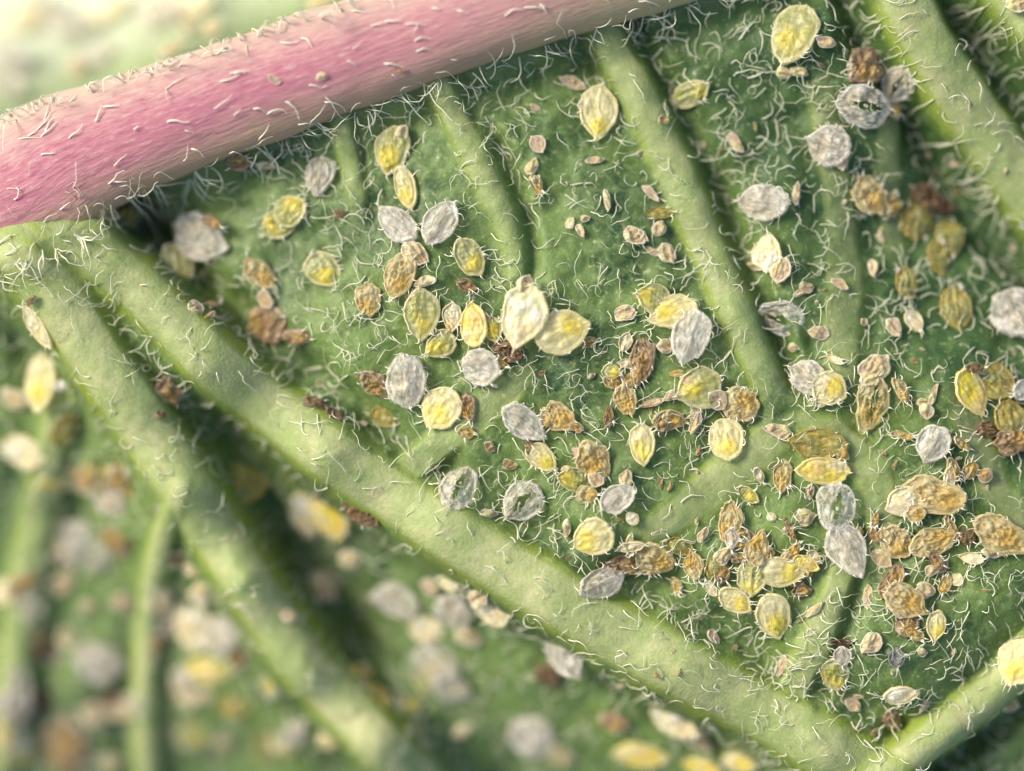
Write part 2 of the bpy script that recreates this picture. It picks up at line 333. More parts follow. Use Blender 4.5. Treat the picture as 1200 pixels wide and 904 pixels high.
def mat_skin(name, trans, clear, rough, bump, spec=.4, scale=16.0, crease=.5):
    m, n, out = mat(name); L = n.links.new
    at_ = n.nodes.new('ShaderNodeAttribute'); at_.attribute_name = 'tint'
    co = n.nodes.new('ShaderNodeTexCoord').outputs['Object']
    mpp = N(n, 'ShaderNodeMapping', Scale=(.6, 1.5, 1)); L(co, mpp.inputs[0]); co = mpp.outputs[0]
    n1 = N(n, 'ShaderNodeTexNoise', Scale=scale, Detail=5.0, Roughness=.7); L(co, n1.inputs['Vector'])
    n2 = N(n, 'ShaderNodeTexNoise', Scale=7.0, Detail=4.0, Distortion=1.5); L(co, n2.inputs['Vector'])
    f = ramp(n, n1.outputs[0], .3, .7)
    c = mixc(n, math_(n, 'MULTIPLY', f, .5), at_.outputs['Color'], (1.25,1.2,1.1), 'MULTIPLY')
    c = mixc(n, math_(n, 'MULTIPLY', ramp(n, n1.outputs[0], .46, .30), .3), c, (.68,.60,.45), 'MULTIPLY')
    n3 = N(n, 'ShaderNodeTexNoise', Scale=scale*.75, Detail=3.0, Distortion=2.0); L(co, n3.inputs['Vector'])
    cre = ramp(n, math_(n, 'ABSOLUTE', math_(n, 'SUBTRACT', n3.outputs[0], .5), 0), .045, .0)
    c = mixc(n, math_(n, 'MULTIPLY', cre, crease), c, (.50,.42,.30), 'MULTIPLY')
    b = N(n, 'ShaderNodeBump', Strength=bump, Distance=.05)
    L(math_(n, 'ADD', n1.outputs[0], n2.outputs[0]), b.inputs['Height'])
    p = N(n, 'ShaderNodeBsdfPrincipled', Roughness=rough); L(c, p.inputs['Base Color']); L(b.outputs[0], p.inputs['Normal'])
    p.inputs['Specular IOR Level'].default_value = spec
    t = n.nodes.new('ShaderNodeBsdfTranslucent'); L(c, t.inputs[0]); L(b.outputs[0], t.inputs[1])
    mx = n.nodes.new('ShaderNodeMixShader'); mx.inputs[0].default_value = trans; L(p.outputs[0], mx.inputs[1]); L(t.outputs[0], mx.inputs[2])
    res = mx.outputs[0]
    if clear > 0:
        tr = n.nodes.new('ShaderNodeBsdfTransparent'); m2 = n.nodes.new('ShaderNodeMixShader')
        L(math_(n, 'MULTIPLY', ramp(n, n2.outputs[0], .75, .3), clear), m2.inputs[0]); L(res, m2.inputs[1]); L(tr.outputs[0], m2.inputs[2]); res = m2.outputs[0]
    L(res, out.inputs[0]); return m
def mat_hair():
    m, n, out = mat('leaf_hair'); L = n.links.new
    at_ = n.nodes.new('ShaderNodeAttribute'); at_.attribute_name = 'tone'
    c = mixc(n, at_.outputs['Fac'], (.52,.56,.36), (.88,.84,.66))
    p = N(n, 'ShaderNodeBsdfPrincipled', Roughness=.35); L(c, p.inputs['Base Color'])
    t = n.nodes.new('ShaderNodeBsdfTranslucent'); L(c, t.inputs[0])
    mx = n.nodes.new('ShaderNodeMixShader'); mx.inputs[0].default_value = .18; L(p.outputs[0], mx.inputs[1]); L(t.outputs[0], mx.inputs[2])
    tr = n.nodes.new('ShaderNodeBsdfTransparent'); m2 = n.nodes.new('ShaderNodeMixShader'); m2.inputs[0].default_value = .18
    L(mx.outputs[0], m2.inputs[1]); L(tr.outputs[0], m2.inputs[2]); L(m2.outputs[0], out.inputs[0]); return m
M_BLADE, M_VEIN, M_MID, M_HAIR = mat_blade(), mat_vein(), mat_midrib(), mat_hair()
M_LIVE = mat_skin('living_nymph_skin', .35, .66, .17, .35, .65, 14, .18)
M_CASE = mat_skin('empty_case_skin', .30, .85, .20, .8, .5, 15, .5)
M_DRY = mat_skin('dried_skin', .42, .6, .28, .8, .5, 16, .3)
M_CRUMB = mat_skin('crumb_skin', .3, .35, .6, .7, .3, 20)

# ------------------------------------------------------------------ mesh helpers
def mesh_obj(name, verts, faces, m, parent=None, smooth=True, attrs=None, uv=None, colattr=None):
    me = bpy.data.meshes.new(name); me.from_pydata([tuple(map(float, v)) for v in verts] if not isinstance(verts, np.ndarray) else verts.tolist(), [], faces if isinstance(faces, list) else faces.tolist())
    if smooth: me.polygons.foreach_set('use_smooth', np.ones(len(me.polygons), bool))
    me.materials.append(m)
    if attrs:
        for k, a in attrs.items():
            at_ = me.attributes.new(k, 'FLOAT', 'POINT'); at_.data.foreach_set('value', np.asarray(a, np.float32))
    if colattr is not None:
        at_ = me.attributes.new('tint', 'FLOAT_COLOR', 'POINT')
        c = np.c_[np.asarray(colattr), np.ones(len(colattr))].astype(np.float32); at_.data.foreach_set('color', c.ravel())
    if uv is not None:
        ul = me.uv_layers.new(name='UVMap'); vi = np.empty(len(me.loops), np.int32); me.loops.foreach_get('vertex_index', vi)
        ul.data.foreach_set('uv', np.asarray(uv, np.float32)[vi].ravel())
    me.update()
    o = bpy.data.objects.new(name, me); COL.objects.link(o)
    if parent: o.parent = parent
    return o
def empty(name, loc=(0,0,0), label=None, cat=None, group=None):
    o = bpy.data.objects.new(name, None); COL.objects.link(o); o.location = loc; o.empty_display_size = .1
    if label: o['label'] = label
    if cat: o['category'] = cat
    if group: o['group'] = group
    return o

# ------------------------------------------------------------------ the leaf
leaf = empty('leaf', (0,0,0), 'hairy green leaf underside with pink midrib and pale raised side veins', 'leaf')
ny, nx = GZ.shape
V = np.c_[GXX.ravel(), GYY.ravel(), GZ.ravel()]
i = np.arange(nx*ny).reshape(ny, nx)
F = np.stack([i[:-1,:-1], i[:-1,1:], i[1:,1:], i[1:,:-1]], -1).reshape(-1, 4)
gy_, gx_ = np.gradient(GZ, GS); NRM = np.stack([-gx_, -gy_, np.ones_like(GZ)], -1); NRM /= np.linalg.norm(NRM, axis=2, keepdims=True); NRM = NRM.reshape(-1, 3)
FO = GO.ravel()[F].max(1)
def sheet(name, m):
    """the faces chosen from the leaf surface, as one part"""
    f = F[m]; u, inv_ = np.unique(f.ravel(), return_inverse=True); f = inv_.reshape(-1, 4)
    me = bpy.data.meshes.new(name); me.vertices.add(len(u)); me.vertices.foreach_set('co', V[u].astype(np.float32).ravel())
    me.loops.add(f.size); me.loops.foreach_set('vertex_index', f.astype(np.int32).ravel())
    me.polygons.add(len(f)); me.polygons.foreach_set('loop_start', (np.arange(len(f))*4).astype(np.int32))
    me.polygons.foreach_set('use_smooth', np.ones(len(f), bool)); me.update(calc_edges=True); me.validate()
    me.normals_split_custom_set_from_vertices(NRM[u])
    for nm, g in (('pale', GP), ('side', GSD), ('glare', GLARE), ('shade_green', SHADE_GREEN)):
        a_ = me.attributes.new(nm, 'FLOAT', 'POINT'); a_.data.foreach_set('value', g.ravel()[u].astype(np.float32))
    me.materials.append(M_BLADE)
    o = bpy.data.objects.new(name, me); COL.objects.link(o); o.parent = leaf
    return o
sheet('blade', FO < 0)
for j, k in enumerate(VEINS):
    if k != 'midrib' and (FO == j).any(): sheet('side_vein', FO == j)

def sweep_vein(v, name):
    P = v['path']; K = 25
    n = len(P); t = np.gradient(P[:,:2], axis=0); t /= np.linalg.norm(t, axis=1)[:,None]
    nrm = np.c_[-t[:,1], t[:,0]]                       # to the side; upper side of the picture for the midrib
    ph = np.linspace(math.radians(-35), math.radians(215), K)
    arc = np.r_[0, np.cumsum(np.hypot(*np.diff(P[:,:2], axis=0).T))]
    c, s = np.cos(ph), np.sin(ph)
    ss = arc[:,None]; sg = hash_of(name, v)
    bump = 1+.05*fbm(ss*1.2+0*ph, ph[None]*1.2+0*ss, 2, sg)+.03*fbm(ss*4+0*ph, ph[None]*3+0*ss, 2, sg+4)
    r = P[:,3:4]/2*bump
    x = P[:,0:1]-nrm[:,0:1]*c*r; y = P[:,1:2]-nrm[:,1:2]*c*r
    z = P[:,2:3]+v['zo']+np.where(s > 0, s*v['h'], s*v['h']*1.4)*bump
    verts = np.c_[x.ravel(), y.ravel(), z.ravel()]
    idx = np.arange(n*K).reshape(n, K)
    faces = np.stack([idx[:-1,:-1], idx[1:,:-1], idx[1:,1:], idx[:-1,1:]], -1).reshape(-1, 4)
    uv = np.c_[(ss+0*ph).ravel(), ((ph[None]-ph[0])/(ph[-1]-ph[0])+0*ss).ravel()]
    side = np.clip((np.abs(c)[None]+.16*fbm(ss*1.5+0*ph, ph[None]+0*ss, 2, sg+9)-.70)/.28, 0, 1)
    side = side*.75
    o = mesh_obj(name, verts, faces, M_MID if name == 'midrib' else M_VEIN, leaf, attrs={'side': side.ravel()}, uv=uv)
    return o
def hash_of(name, v): return int(abs(v['p'][0][0]+v['p'][0][1]*3)) % 50
sweep_vein(VEINS['midrib'], 'midrib')

# ------------------------------------------------------------------ hairs
def hairs(px, py, length, head, kink, lift, rad):
    """arrays of hair roots in picture places -> polylines lying over the leaf"""
    n = len(px); z = np.zeros(n)
    for _ in range(6):
        s = (CAMD-z)/CAMD; x = (px-600)/100*s; y = (452-py)/100*s; z = surf(x, y)*.8+z*.2
    K = 9; pts = np.zeros((n, K, 3)); a = head.copy(); cx, cy = x.copy(), y.copy()
    curl = RNG.normal(0, .22, n)*kink
    for k in range(K):
        f = k/(K-1)
        pts[:,k,0], pts[:,k,1] = cx, cy
        a = a+curl+RNG.normal(0, .30, n)*kink+np.where(RNG.random(n) < .20, RNG.choice([-1, 1], n)*RNG.uniform(.6, 1.3, n), 0)*kink
        st = length/(K-1); cx = cx+np.cos(a)*st; cy = cy+np.sin(a)*st
    zz = surf(pts[:,:,0], pts[:,:,1])
    f = np.linspace(0, 1, K)[None]
    arch = lift[:,None]*(np.sin(f*math.pi*.85)+.18*np.sin(f*9+RNG.random((n, 1))*6))
    zl = zz+arch+.012
    z0 = zl[:,0:1]-.03
    pts[:,:,2] = np.maximum(zl, z0+(zl[:,-1:]-z0)*f)         # a stiff hair bridges dips
    return pts, rad
def tubes(pts, rad, sides=4):
    n, K, _ = pts.shape
    t = np.gradient(pts, axis=1); t /= np.linalg.norm(t, axis=2, keepdims=True)+1e-9
    up = np.array([0, 0, 1.]); s1 = np.cross(t, up); s1 /= np.linalg.norm(s1, axis=2, keepdims=True)+1e-9
    s2 = np.cross(s1, t)
    f = np.linspace(0, 1, K); tap = 1-.72*f**1.3
    vs = []
    for j in range(sides):
        a = 2*math.pi*j/sides+.4
        vs.append(pts+(s1*math.cos(a)+s2*math.sin(a))*(rad[:,None,None]*tap[None,:,None]))
    Vv = np.stack(vs, 2)      # n,K,sides,3
    idx = np.arange(n*K*sides).reshape(n, K, sides)
    A = idx[:,:-1]; B = idx[:,1:]
    Fq = np.stack([A, B, np.roll(B, -1, 2), np.roll(A, -1, 2)], -1).reshape(n, -1, 4)
    cap = idx[:,-1,:].reshape(n, 1, sides) if sides == 4 else None
    if cap is not None: Fq = np.concatenate([Fq, cap], 1)
    return Vv, Fq
P_, L_, A_, K_, LI_, R_, T_ = [], [], [], [], [], [], []
def add_h(px, py, L, a, kink, lift, r, tone):
    P_.append(np.c_[px, py]); n = len(px)
    for lst, v in ((L_, L), (A_, a), (K_, kink), (LI_, lift), (R_, r), (T_, tone)): lst.append(np.broadcast_to(v, (n,)).astype(float))
def field_angle(px, py): return 2.6*vnoise(px/110, py/110, 31)+math.radians(-25)
# scatter over the blade
n = 6500
px = RNG.uniform(-60, 1260, n); py = RNG.uniform(-60, 960, n)
sx = (px-600)/100; sy = (452-py)/100
_, pl, on, ed = surf(sx, sy, True, True)
dens = np.where(on > 0, .36, .85)*np.where(on > 1, .1, 1)
dens *= 1-.5*np.clip(pl-.2, 0, 1)*(on == 0)
dens *= .75+.3*vnoise(px/60, py/60, 41)
dens += .35*((px > 830) & (px < 1010) & (py > 30) & (py < 330))
dens += .30*((px > 780) & (py > 620))
dens += .25*(ed > .5)
keep = RNG.random(n) < dens
px, py, on, ed = px[keep], py[keep], on[keep], ed[keep]; n = len(px)
ang = field_angle(px, py)+RNG.normal(0, .75, n)+RNG.integers(0, 2, n)*math.pi
Ln = RNG.gamma(3.0, .055, n)+.10; Ln = np.where(on > 0, Ln*.8, Ln)
Ln = np.clip(Ln, .08, .38)
add_h(px, py, Ln, ang, RNG.uniform(.4, 1.1, n), RNG.uniform(.02, .09, n), RNG.uniform(.0040, .0086, n), RNG.beta(2, 1.5, n))
# short hairs pressed along the midrib, and long ones leaning out from its lower edge
mp = VEINS['midrib']['path']
def along(v, n, side, off):
    P = v['path']; i = RNG.integers(3, len(P)-4, n); t = P[i+1,:2]-P[i,:2]; t /= np.linalg.norm(t, axis=1)[:,None]; nr = np.c_[-t[:,1], t[:,0]]
    q = off*P[i,3]/2*side; x = P[i,0]+nr[:,0]*q+t[:,0]*RNG.uniform(0,.1,n); y = P[i,1]+nr[:,1]*q+t[:,1]*RNG.uniform(0,.1,n)
    z = P[i,2]+VEINS['B']['zo']; s = CAMD/(CAMD-z)
    return x*s*100+600, 452-y*s*100, np.arctan2(t[:,1], t[:,0]), np.arctan2(nr[:,1]*side, nr[:,0]*side)
a, b, ta, na = along(VEINS['midrib'], 110, 1, RNG.uniform(-.95, .9, 110))
add_h(a, b, RNG.uniform(.08, .28, 110), ta+RNG.normal(0, .28, 110), .35, .03, RNG.uniform(.007, .013, 110), 1.3)
a, b, ta, na = along(VEINS['midrib'], 170, -1, RNG.uniform(.9, 1.05, 170))
add_h(a, b, RNG.uniform(.18, .48, 170), na+RNG.normal(.3, .6, 170), .5, RNG.uniform(.05,.2,170), RNG.uniform(.006, .012, 170), RNG.uniform(.5, 1, 170))
a, b, ta, na = along(VEINS['midrib'], 110, 1, RNG.uniform(.85, 1.0, 110))
add_h(a, b, RNG.uniform(.15, .5, 110), na+RNG.normal(-.4, .6, 110), .8, RNG.uniform(.15,.4,110), RNG.uniform(.006, .012, 110), 1.2)
for key, nn in (('B', 120), ('C', 40), ('F', 30), ('I', 60), ('K', 40), ('L', 40)):
    for side in (-1, 1):
        a, b, ta, na = along(VEINS[key], nn//2, side, RNG.uniform(.8, 1.15, nn//2))
        add_h(a, b, RNG.uniform(.14, .34, nn//2), na+RNG.normal(0, .7, nn//2), .5, RNG.uniform(.03,.14,nn//2), RNG.uniform(.006, .011, nn//2), RNG.uniform(.4, 1, nn//2))
PP = np.vstack(P_); LL, AA, KK, LI, RR, TT = map(np.concatenate, (L_, A_, K_, LI_, R_, T_))
pts, _ = hairs(PP[:,0], PP[:,1], LL, AA, KK, LI, RR)
Vh, Fh = tubes(pts, RR)
inv = (PP[:,0] > 10) & (PP[:,0] < 1190) & (PP[:,1] > 10) & (PP[:,1] < 890)
big = np.argsort(-(LL*RR*inv*(pts[:,0,2] > -1.2)))[:300]
bigset = np.zeros(len(LL), bool); bigset[big] = True
for j in big:
    v = Vh[j].reshape(-1, 3); f = Fh[j]-Fh[j].min()
    mesh_obj('hair', v, f, M_HAIR, leaf, attrs={'tone': np.full(len(v), TT[j])})
rest = ~bigset; v = Vh[rest].reshape(-1, 3); nv = Vh.shape[1]*Vh.shape[2]
f = (Fh[0][None]+(np.arange(rest.sum())*nv)[:,None,None]).reshape(-1, 4)
ho = mesh_obj('hair_mat', v, f, M_HAIR, leaf, attrs={'tone': np.repeat(TT[rest], nv)}); ho['kind'] = 'stuff'

# ------------------------------------------------------------------ insects
C = dict(cream=(.74,.68,.34), lemon=(.88,.70,.06), gold=(.84,.52,.05), olive=(.40,.42,.12), sage=(.52,.53,.27), white=(.88,.84,.74), grey=(.62,.57,.45),
         tan=(.60,.45,.26), rust=(.44,.29,.15), brown=(.25,.13,.06), ochre=(.72,.55,.24), amber=(.46,.36,.07), dark=(.16,.10,.045), pink=(.60,.46,.33), slate=(.28,.31,.31), butter=(.84,.77,.48))
#        base, second, patch colour, patch strength, crumple, height, material, wax hairs, rib depth
KINDS = {
 'Y': ('cream','butter','lemon', .9, .010, .15, 'live', 7, .003),
 'L': ('lemon','butter','gold', .5, .010, .16, 'live', 5, .005),
 'O': ('sage','olive','lemon', .7, .016, .16, 'live', 8, .006),
 'W': ('white','grey','white', .0, .022, .10, 'case', 9, .005),
 'S': ('grey','white','ochre', .25, .028, .14, 'case', 9, .006),
 'G': ('ochre','butter','gold', .7, .038, .14, 'dry', 8, .010),
 'B': ('rust','tan','gold', .45, .044, .20, 'dry', 4, .006),
 'D': ('amber','olive','dark', .4, .018, .15, 'live', 5, .006),
 'K': ('brown','rust','dark', .5, .040, .20, 'dry', 3, .006),
 'T': ('tan','butter','rust', .5, .036, .14, 'crumb', 0, .004),
 'P': ('pink','cream','tan', .6, .036, .14, 'crumb', 0, .004),
 'C': ('butter','white','gold', .35, .020, .13, 'live', 6, .004),
 'A': ('slate','grey','dark', .4, .025, .22, 'dry', 4, .008),
}
MATS = {'live': M_LIVE, 'case': M_CASE, 'dry': M_DRY, 'crumb': M_CRUMB}
def nv3(x, y, z): return MN.noise(Vector((x, y, z)))
def outline(th, L, Wd, sd, rag):
    c, s = math.cos(th), math.sin(th)
    p = 1+1.0*max(0, c)**2.2+.35*max(0, -c)**2
    x = L/2*c; y = Wd/2*math.copysign(abs(s)**p, s)*(1-.16*c)
    k = 1+1.5*rag*nv3(c*1.3+sd, s*1.3, sd)+rag*.9*nv3(c*4+sd, s*4, sd*2)
    return x*k, y*k
def make_body(L, Wd, kind, sd, slit, ribs, name, parent):
    b, c2, pc, ps, cr, hh, mk, wx, rd = KINDS[kind]
    nr, na = (17, 56) if max(L, Wd) > .3 else (8, 26)
    H = hh*.60*min(L, Wd); rag = .05+cr*(2.6 if mk == 'dry' else 1.6); rd = rd*(1.3 if ribs else .8)
    cb, cc, cp = (np.array(C[q]) for q in (b, c2, pc))
    cb = cb*(1+.08*nv3(sd, 3, 1)); 
    pa = nv3(sd*3.1, 7, 2)*2.5; pr = .42*L*.5; ptx = (.35+.3*nv3(sd,1,5))*L*.5; pty = math.sin(pa)*Wd*.22
    verts = []; cols = []; rings = []; cup = .05+.05*nv3(sd, sd, 1)
    for r in range(nr+1):
        rho = (r/nr)**.85
        for a in range(na if r else 1):
            th = 2*math.pi*a/na; ox, oy = outline(th, L, Wd, sd, rag)
            x, y = ox*rho, oy*rho
            prof = (1-rho**2.4)**.62 if rho < 1 else 0
            mx = .55*(1-rho**3)
            fq = 1.7 if mk == 'dry' else 1.0; n1 = nv3(x*6*fq+sd, y*6*fq, sd); n2 = nv3(x*15*fq+sd, y*19*fq, sd+4); 
            rid = abs(nv3(x*8*fq+sd*2, y*14*fq, sd+9))*-2.6+.6
            z = H*prof*(1+.5*n1)+.012
            seg = math.cos(x/L*2*math.pi*9)*(1 if x < L*.12 or ribs else .25)
            z += rd*seg*mx*min(1, rho*2)*1.6
            z += .018*math.exp(-(y/(.05*Wd+.01))**2)*mx*(1 if kind in 'YOGDWS' else 0)
            z -= .012*math.exp(-((rho-.80)/.07)**2)
            z += cr*(n1*1.0+n2*.6+rid*.8)*(1-rho**6)*1.15
            if cr > .02:
                x += cr*.7*nv3(x*7, y*7+sd, 3.3)*rho; y += cr*.7*nv3(x*7+9, y*7+sd, 8.3)*rho
            if mk == 'case': z += .16*Wd*max(0, 1-abs(y)/(.5*Wd))*(1-rho**2)+cup*rho**3*(.5+.5*math.cos(2*th+sd))
            z = max(z, .004)
            verts.append((x, y, z))
            f = min(1, max(0, .5+1.3*n1+.5*n2)); col = cb*(1-f)+cc*f
            dpt = math.hypot((x-ptx)/(pr+.01), (y-pty)/(.32*Wd+.01))
            pf = ps*min(1, max(0, 1.35-dpt+.8*n1)); col = col*(1-pf)+cp*pf
            if rho > .80: e = .8*(rho-.80)/.20; col = col*(1-e)+np.array(C['butter' if kind in 'YLOGDC' else 'white'])*e*(.5 if kind in 'DK' else 1)
            cols.append(np.clip(col, .01, .85))
    faces = []
    idx = lambda r, a: 0 if r == 0 else 1+(r-1)*na+a % na
    for a in range(na): faces.append((0, idx(1, a), idx(1, a+1)))
    for r in range(1, nr):
        for a in range(na):
            q = (idx(r, a), idx(r+1, a), idx(r+1, a+1), idx(r, a+1))
            if slit:
                cx = sum(verts[k][0] for k in q)/4/L; cy = sum(verts[k][1] for k in q)/4/Wd
                w = .04+.10*max(0, 1-abs(cx+.05)/.28)
                if (-.33 < cx < .22 and abs(cy) < w*(.8+.5*nv3(cx*9, sd, 2))): continue
            faces.append(q)
    if not slit:
        nb = len(verts); last = [idx(nr, a) for a in range(na)]
        for k in last: x, y, z = verts[k]; verts.append((x*.97, y*.97, -.03)); cols.append(cols[k])
        for a in range(na): faces.append((last[a], nb+a, nb+(a+1) % na, last[(a+1) % na]))
        verts.append((0, 0, -.03)); cols.append(cols[0])
        for a in range(na): faces.append((nb+a, len(verts)-1, nb+(a+1) % na))
    return mesh_obj(name, np.array(verts), faces, MATS[mk], parent, colattr=np.array(cols)), rag
def make_rim(L, Wd, kind, sd, rag, parent):
    b, c2, pc, ps, cr, hh, mk, wx, rd = KINDS[kind]; na = 44
    verts, cols, faces = [], [], []
    ce = np.array(C['butter' if kind in 'YLOGC' else 'white' if kind in 'WS' else b]); cb = np.array(C[b])
    for a in range(na):
        th = 2*math.pi*a/na; ox, oy = outline(th, L, Wd, sd, rag)
        wob = .008*math.sin(a*2.4+sd)+cr*.25*nv3(math.cos(th)*3, math.sin(th)*3, sd)
        sc_ = 1.0+.035+.02*nv3(math.cos(th)*6, math.sin(th)*6, sd+3)
        for k, (q, z) in enumerate(((.93, .030), (1.0, .022), (sc_, .006+wob), (sc_, -.006+wob), (.93, -.015))):
            verts.append((ox*q, oy*q, z)); cols.append(cb*(.55 if k == 0 else .3)+ce*(.45 if k == 0 else .7))
    for a in range(na):
        for k in range(5):
            p, q = a*5, ((a+1) % na)*5; faces.append((p+k, p+(k+1) % 5, q+(k+1) % 5, q+k))
    return mesh_obj('rim', np.array(verts), faces, MATS[mk], parent, colattr=np.array(cols))
def make_wax(L, Wd, kind, sd, rag, parent, rs):
    nw = KINDS[kind][7]
    if not nw: return
    th = rs.uniform(0, 2*math.pi, nw); K = 5; pts = np.zeros((nw, K, 3))
    for j in range(nw):
        ox, oy = outline(th[j], L, Wd, sd, rag); dn = math.hypot(ox, oy); dx, dy = ox/dn, oy/dn
        ln = rs.uniform(.03, .11); cu = rs.normal(0, .8)
        for k in range(K):
            f = k/(K-1); a = cu*f; pts[j,k] = (ox*.97+(dx*math.cos(a)-dy*math.sin(a))*ln*f, oy*.97+(dx*math.sin(a)+dy*math.cos(a))*ln*f, .03+.03*math.sin(f*3)-.03*f)
    Vv, Fq = tubes(pts, rs.uniform(.005, .0095, nw)); nvv = K*4
    f = (Fq[0][None]+(np.arange(nw)*nvv)[:,None,None]).reshape(-1, 4)
    v = Vv.reshape(-1, 3)
    o = mesh_obj('wax_fringe', v, f, M_HAIR, parent, attrs={'tone': np.full(len(v), .9)}); o['kind'] = 'stuff'
NAMES = {'Y': ('nymph','nymph'),'L': ('nymph','nymph'),'O': ('nymph','nymph'),'D': ('nymph','nymph'),'C': ('nymph','nymph'),'G': ('shrivelled_nymph','nymph'),
         'W': ('empty_nymph_case','nymph case'),'S': ('empty_nymph_case','nymph case'),'B': ('dried_nymph','dead nymph'),'K': ('dried_nymph','dead nymph'),
         'T': ('debris_flake','debris'),'P': ('debris_flake','debris'),'A': ('dried_nymph','dead nymph')}
GRP = {'nymph': 'scale like nymphs feeding on the leaf', 'nymph case': 'empty nymph cases on the leaf', 'dead nymph': 'dead nymphs dried on the leaf', 'debris': 'flakes of debris among the hairs'}
def rr(k, a, b): return a+(b-a)*((k*12.9898) % 7.13)/7.13
def place(px, py, L, Wd, ang, kind, label, lift=0., slit=0, ribs=0, tilt=0):
    if px < 560 and py > 480 and px*.7+300 < py:
        if kind == 'W' and px < 440: kind = 'S'
        if kind in 'PT': L *= .8; Wd *= .8
    L /= 100*1.03; Wd /= 100*1.07
    if kind in 'GBK': L *= rr(px, .9, 1.15); Wd *= rr(py, .75, 1.05)
    if px < 560 and py > 560 and px*.85+140 < py or py > 700 and px < 900 and lift > .15: lift *= .3
    if kind in 'TPB' and L < .14: pass
    x, y, z = at(px, py); sd = (px*.137+py*.071) % 50; rs = np.random.default_rng(int(px*7+py*13+L*100))
    s = (CAMD-z)/CAMD; L *= s; Wd *= s
    e = max(.12, min(L, Wd)*.5)
    zx = (surf(x+e, y)-surf(x-e, y))[0]/(2*e); zy = (surf(x, y+e)-surf(x, y-e))[0]/(2*e)
    zx, zy = max(-.6, min(.6, zx)), max(-.6, min(.6, zy))
    zm = float(np.mean(surf(np.array([x, x+e, x-e, x, x]), np.array([y, y, y, y+e, y-e]))))
    z = max(z-.03, min(z+.06, zm))
    nrm = Vector((-zx*.8+rs.normal(0, .06), -zy*.8+rs.normal(0, .06), 1)).normalized()
    q = Vector((0, 0, 1)).rotation_difference(nrm)
    nm, cat = NAMES[kind]
    lift *= .75
    o = empty(nm, (x, y, z+.01+lift), label, cat, GRP[cat])
    rot = q.to_matrix()@Matrix.Rotation(math.radians(ang), 3, 'Z')
    if tilt: rot = rot@Matrix.Rotation(math.radians(tilt), 3, 'Y')
    o.rotation_mode = 'QUATERNION'; o.rotation_quaternion = rot.to_quaternion()
    if lift > .12: o.location.z -= 0
    body, rag = make_body(L, Wd, kind, sd, slit, ribs, 'body' if cat == 'nymph' else 'shell', o)
    if cat != 'debris' and max(L, Wd) > .2:
        make_wax(L, Wd, kind, sd, rag, make_rim(L, Wd, kind, sd, rag, o), rs)
    return o
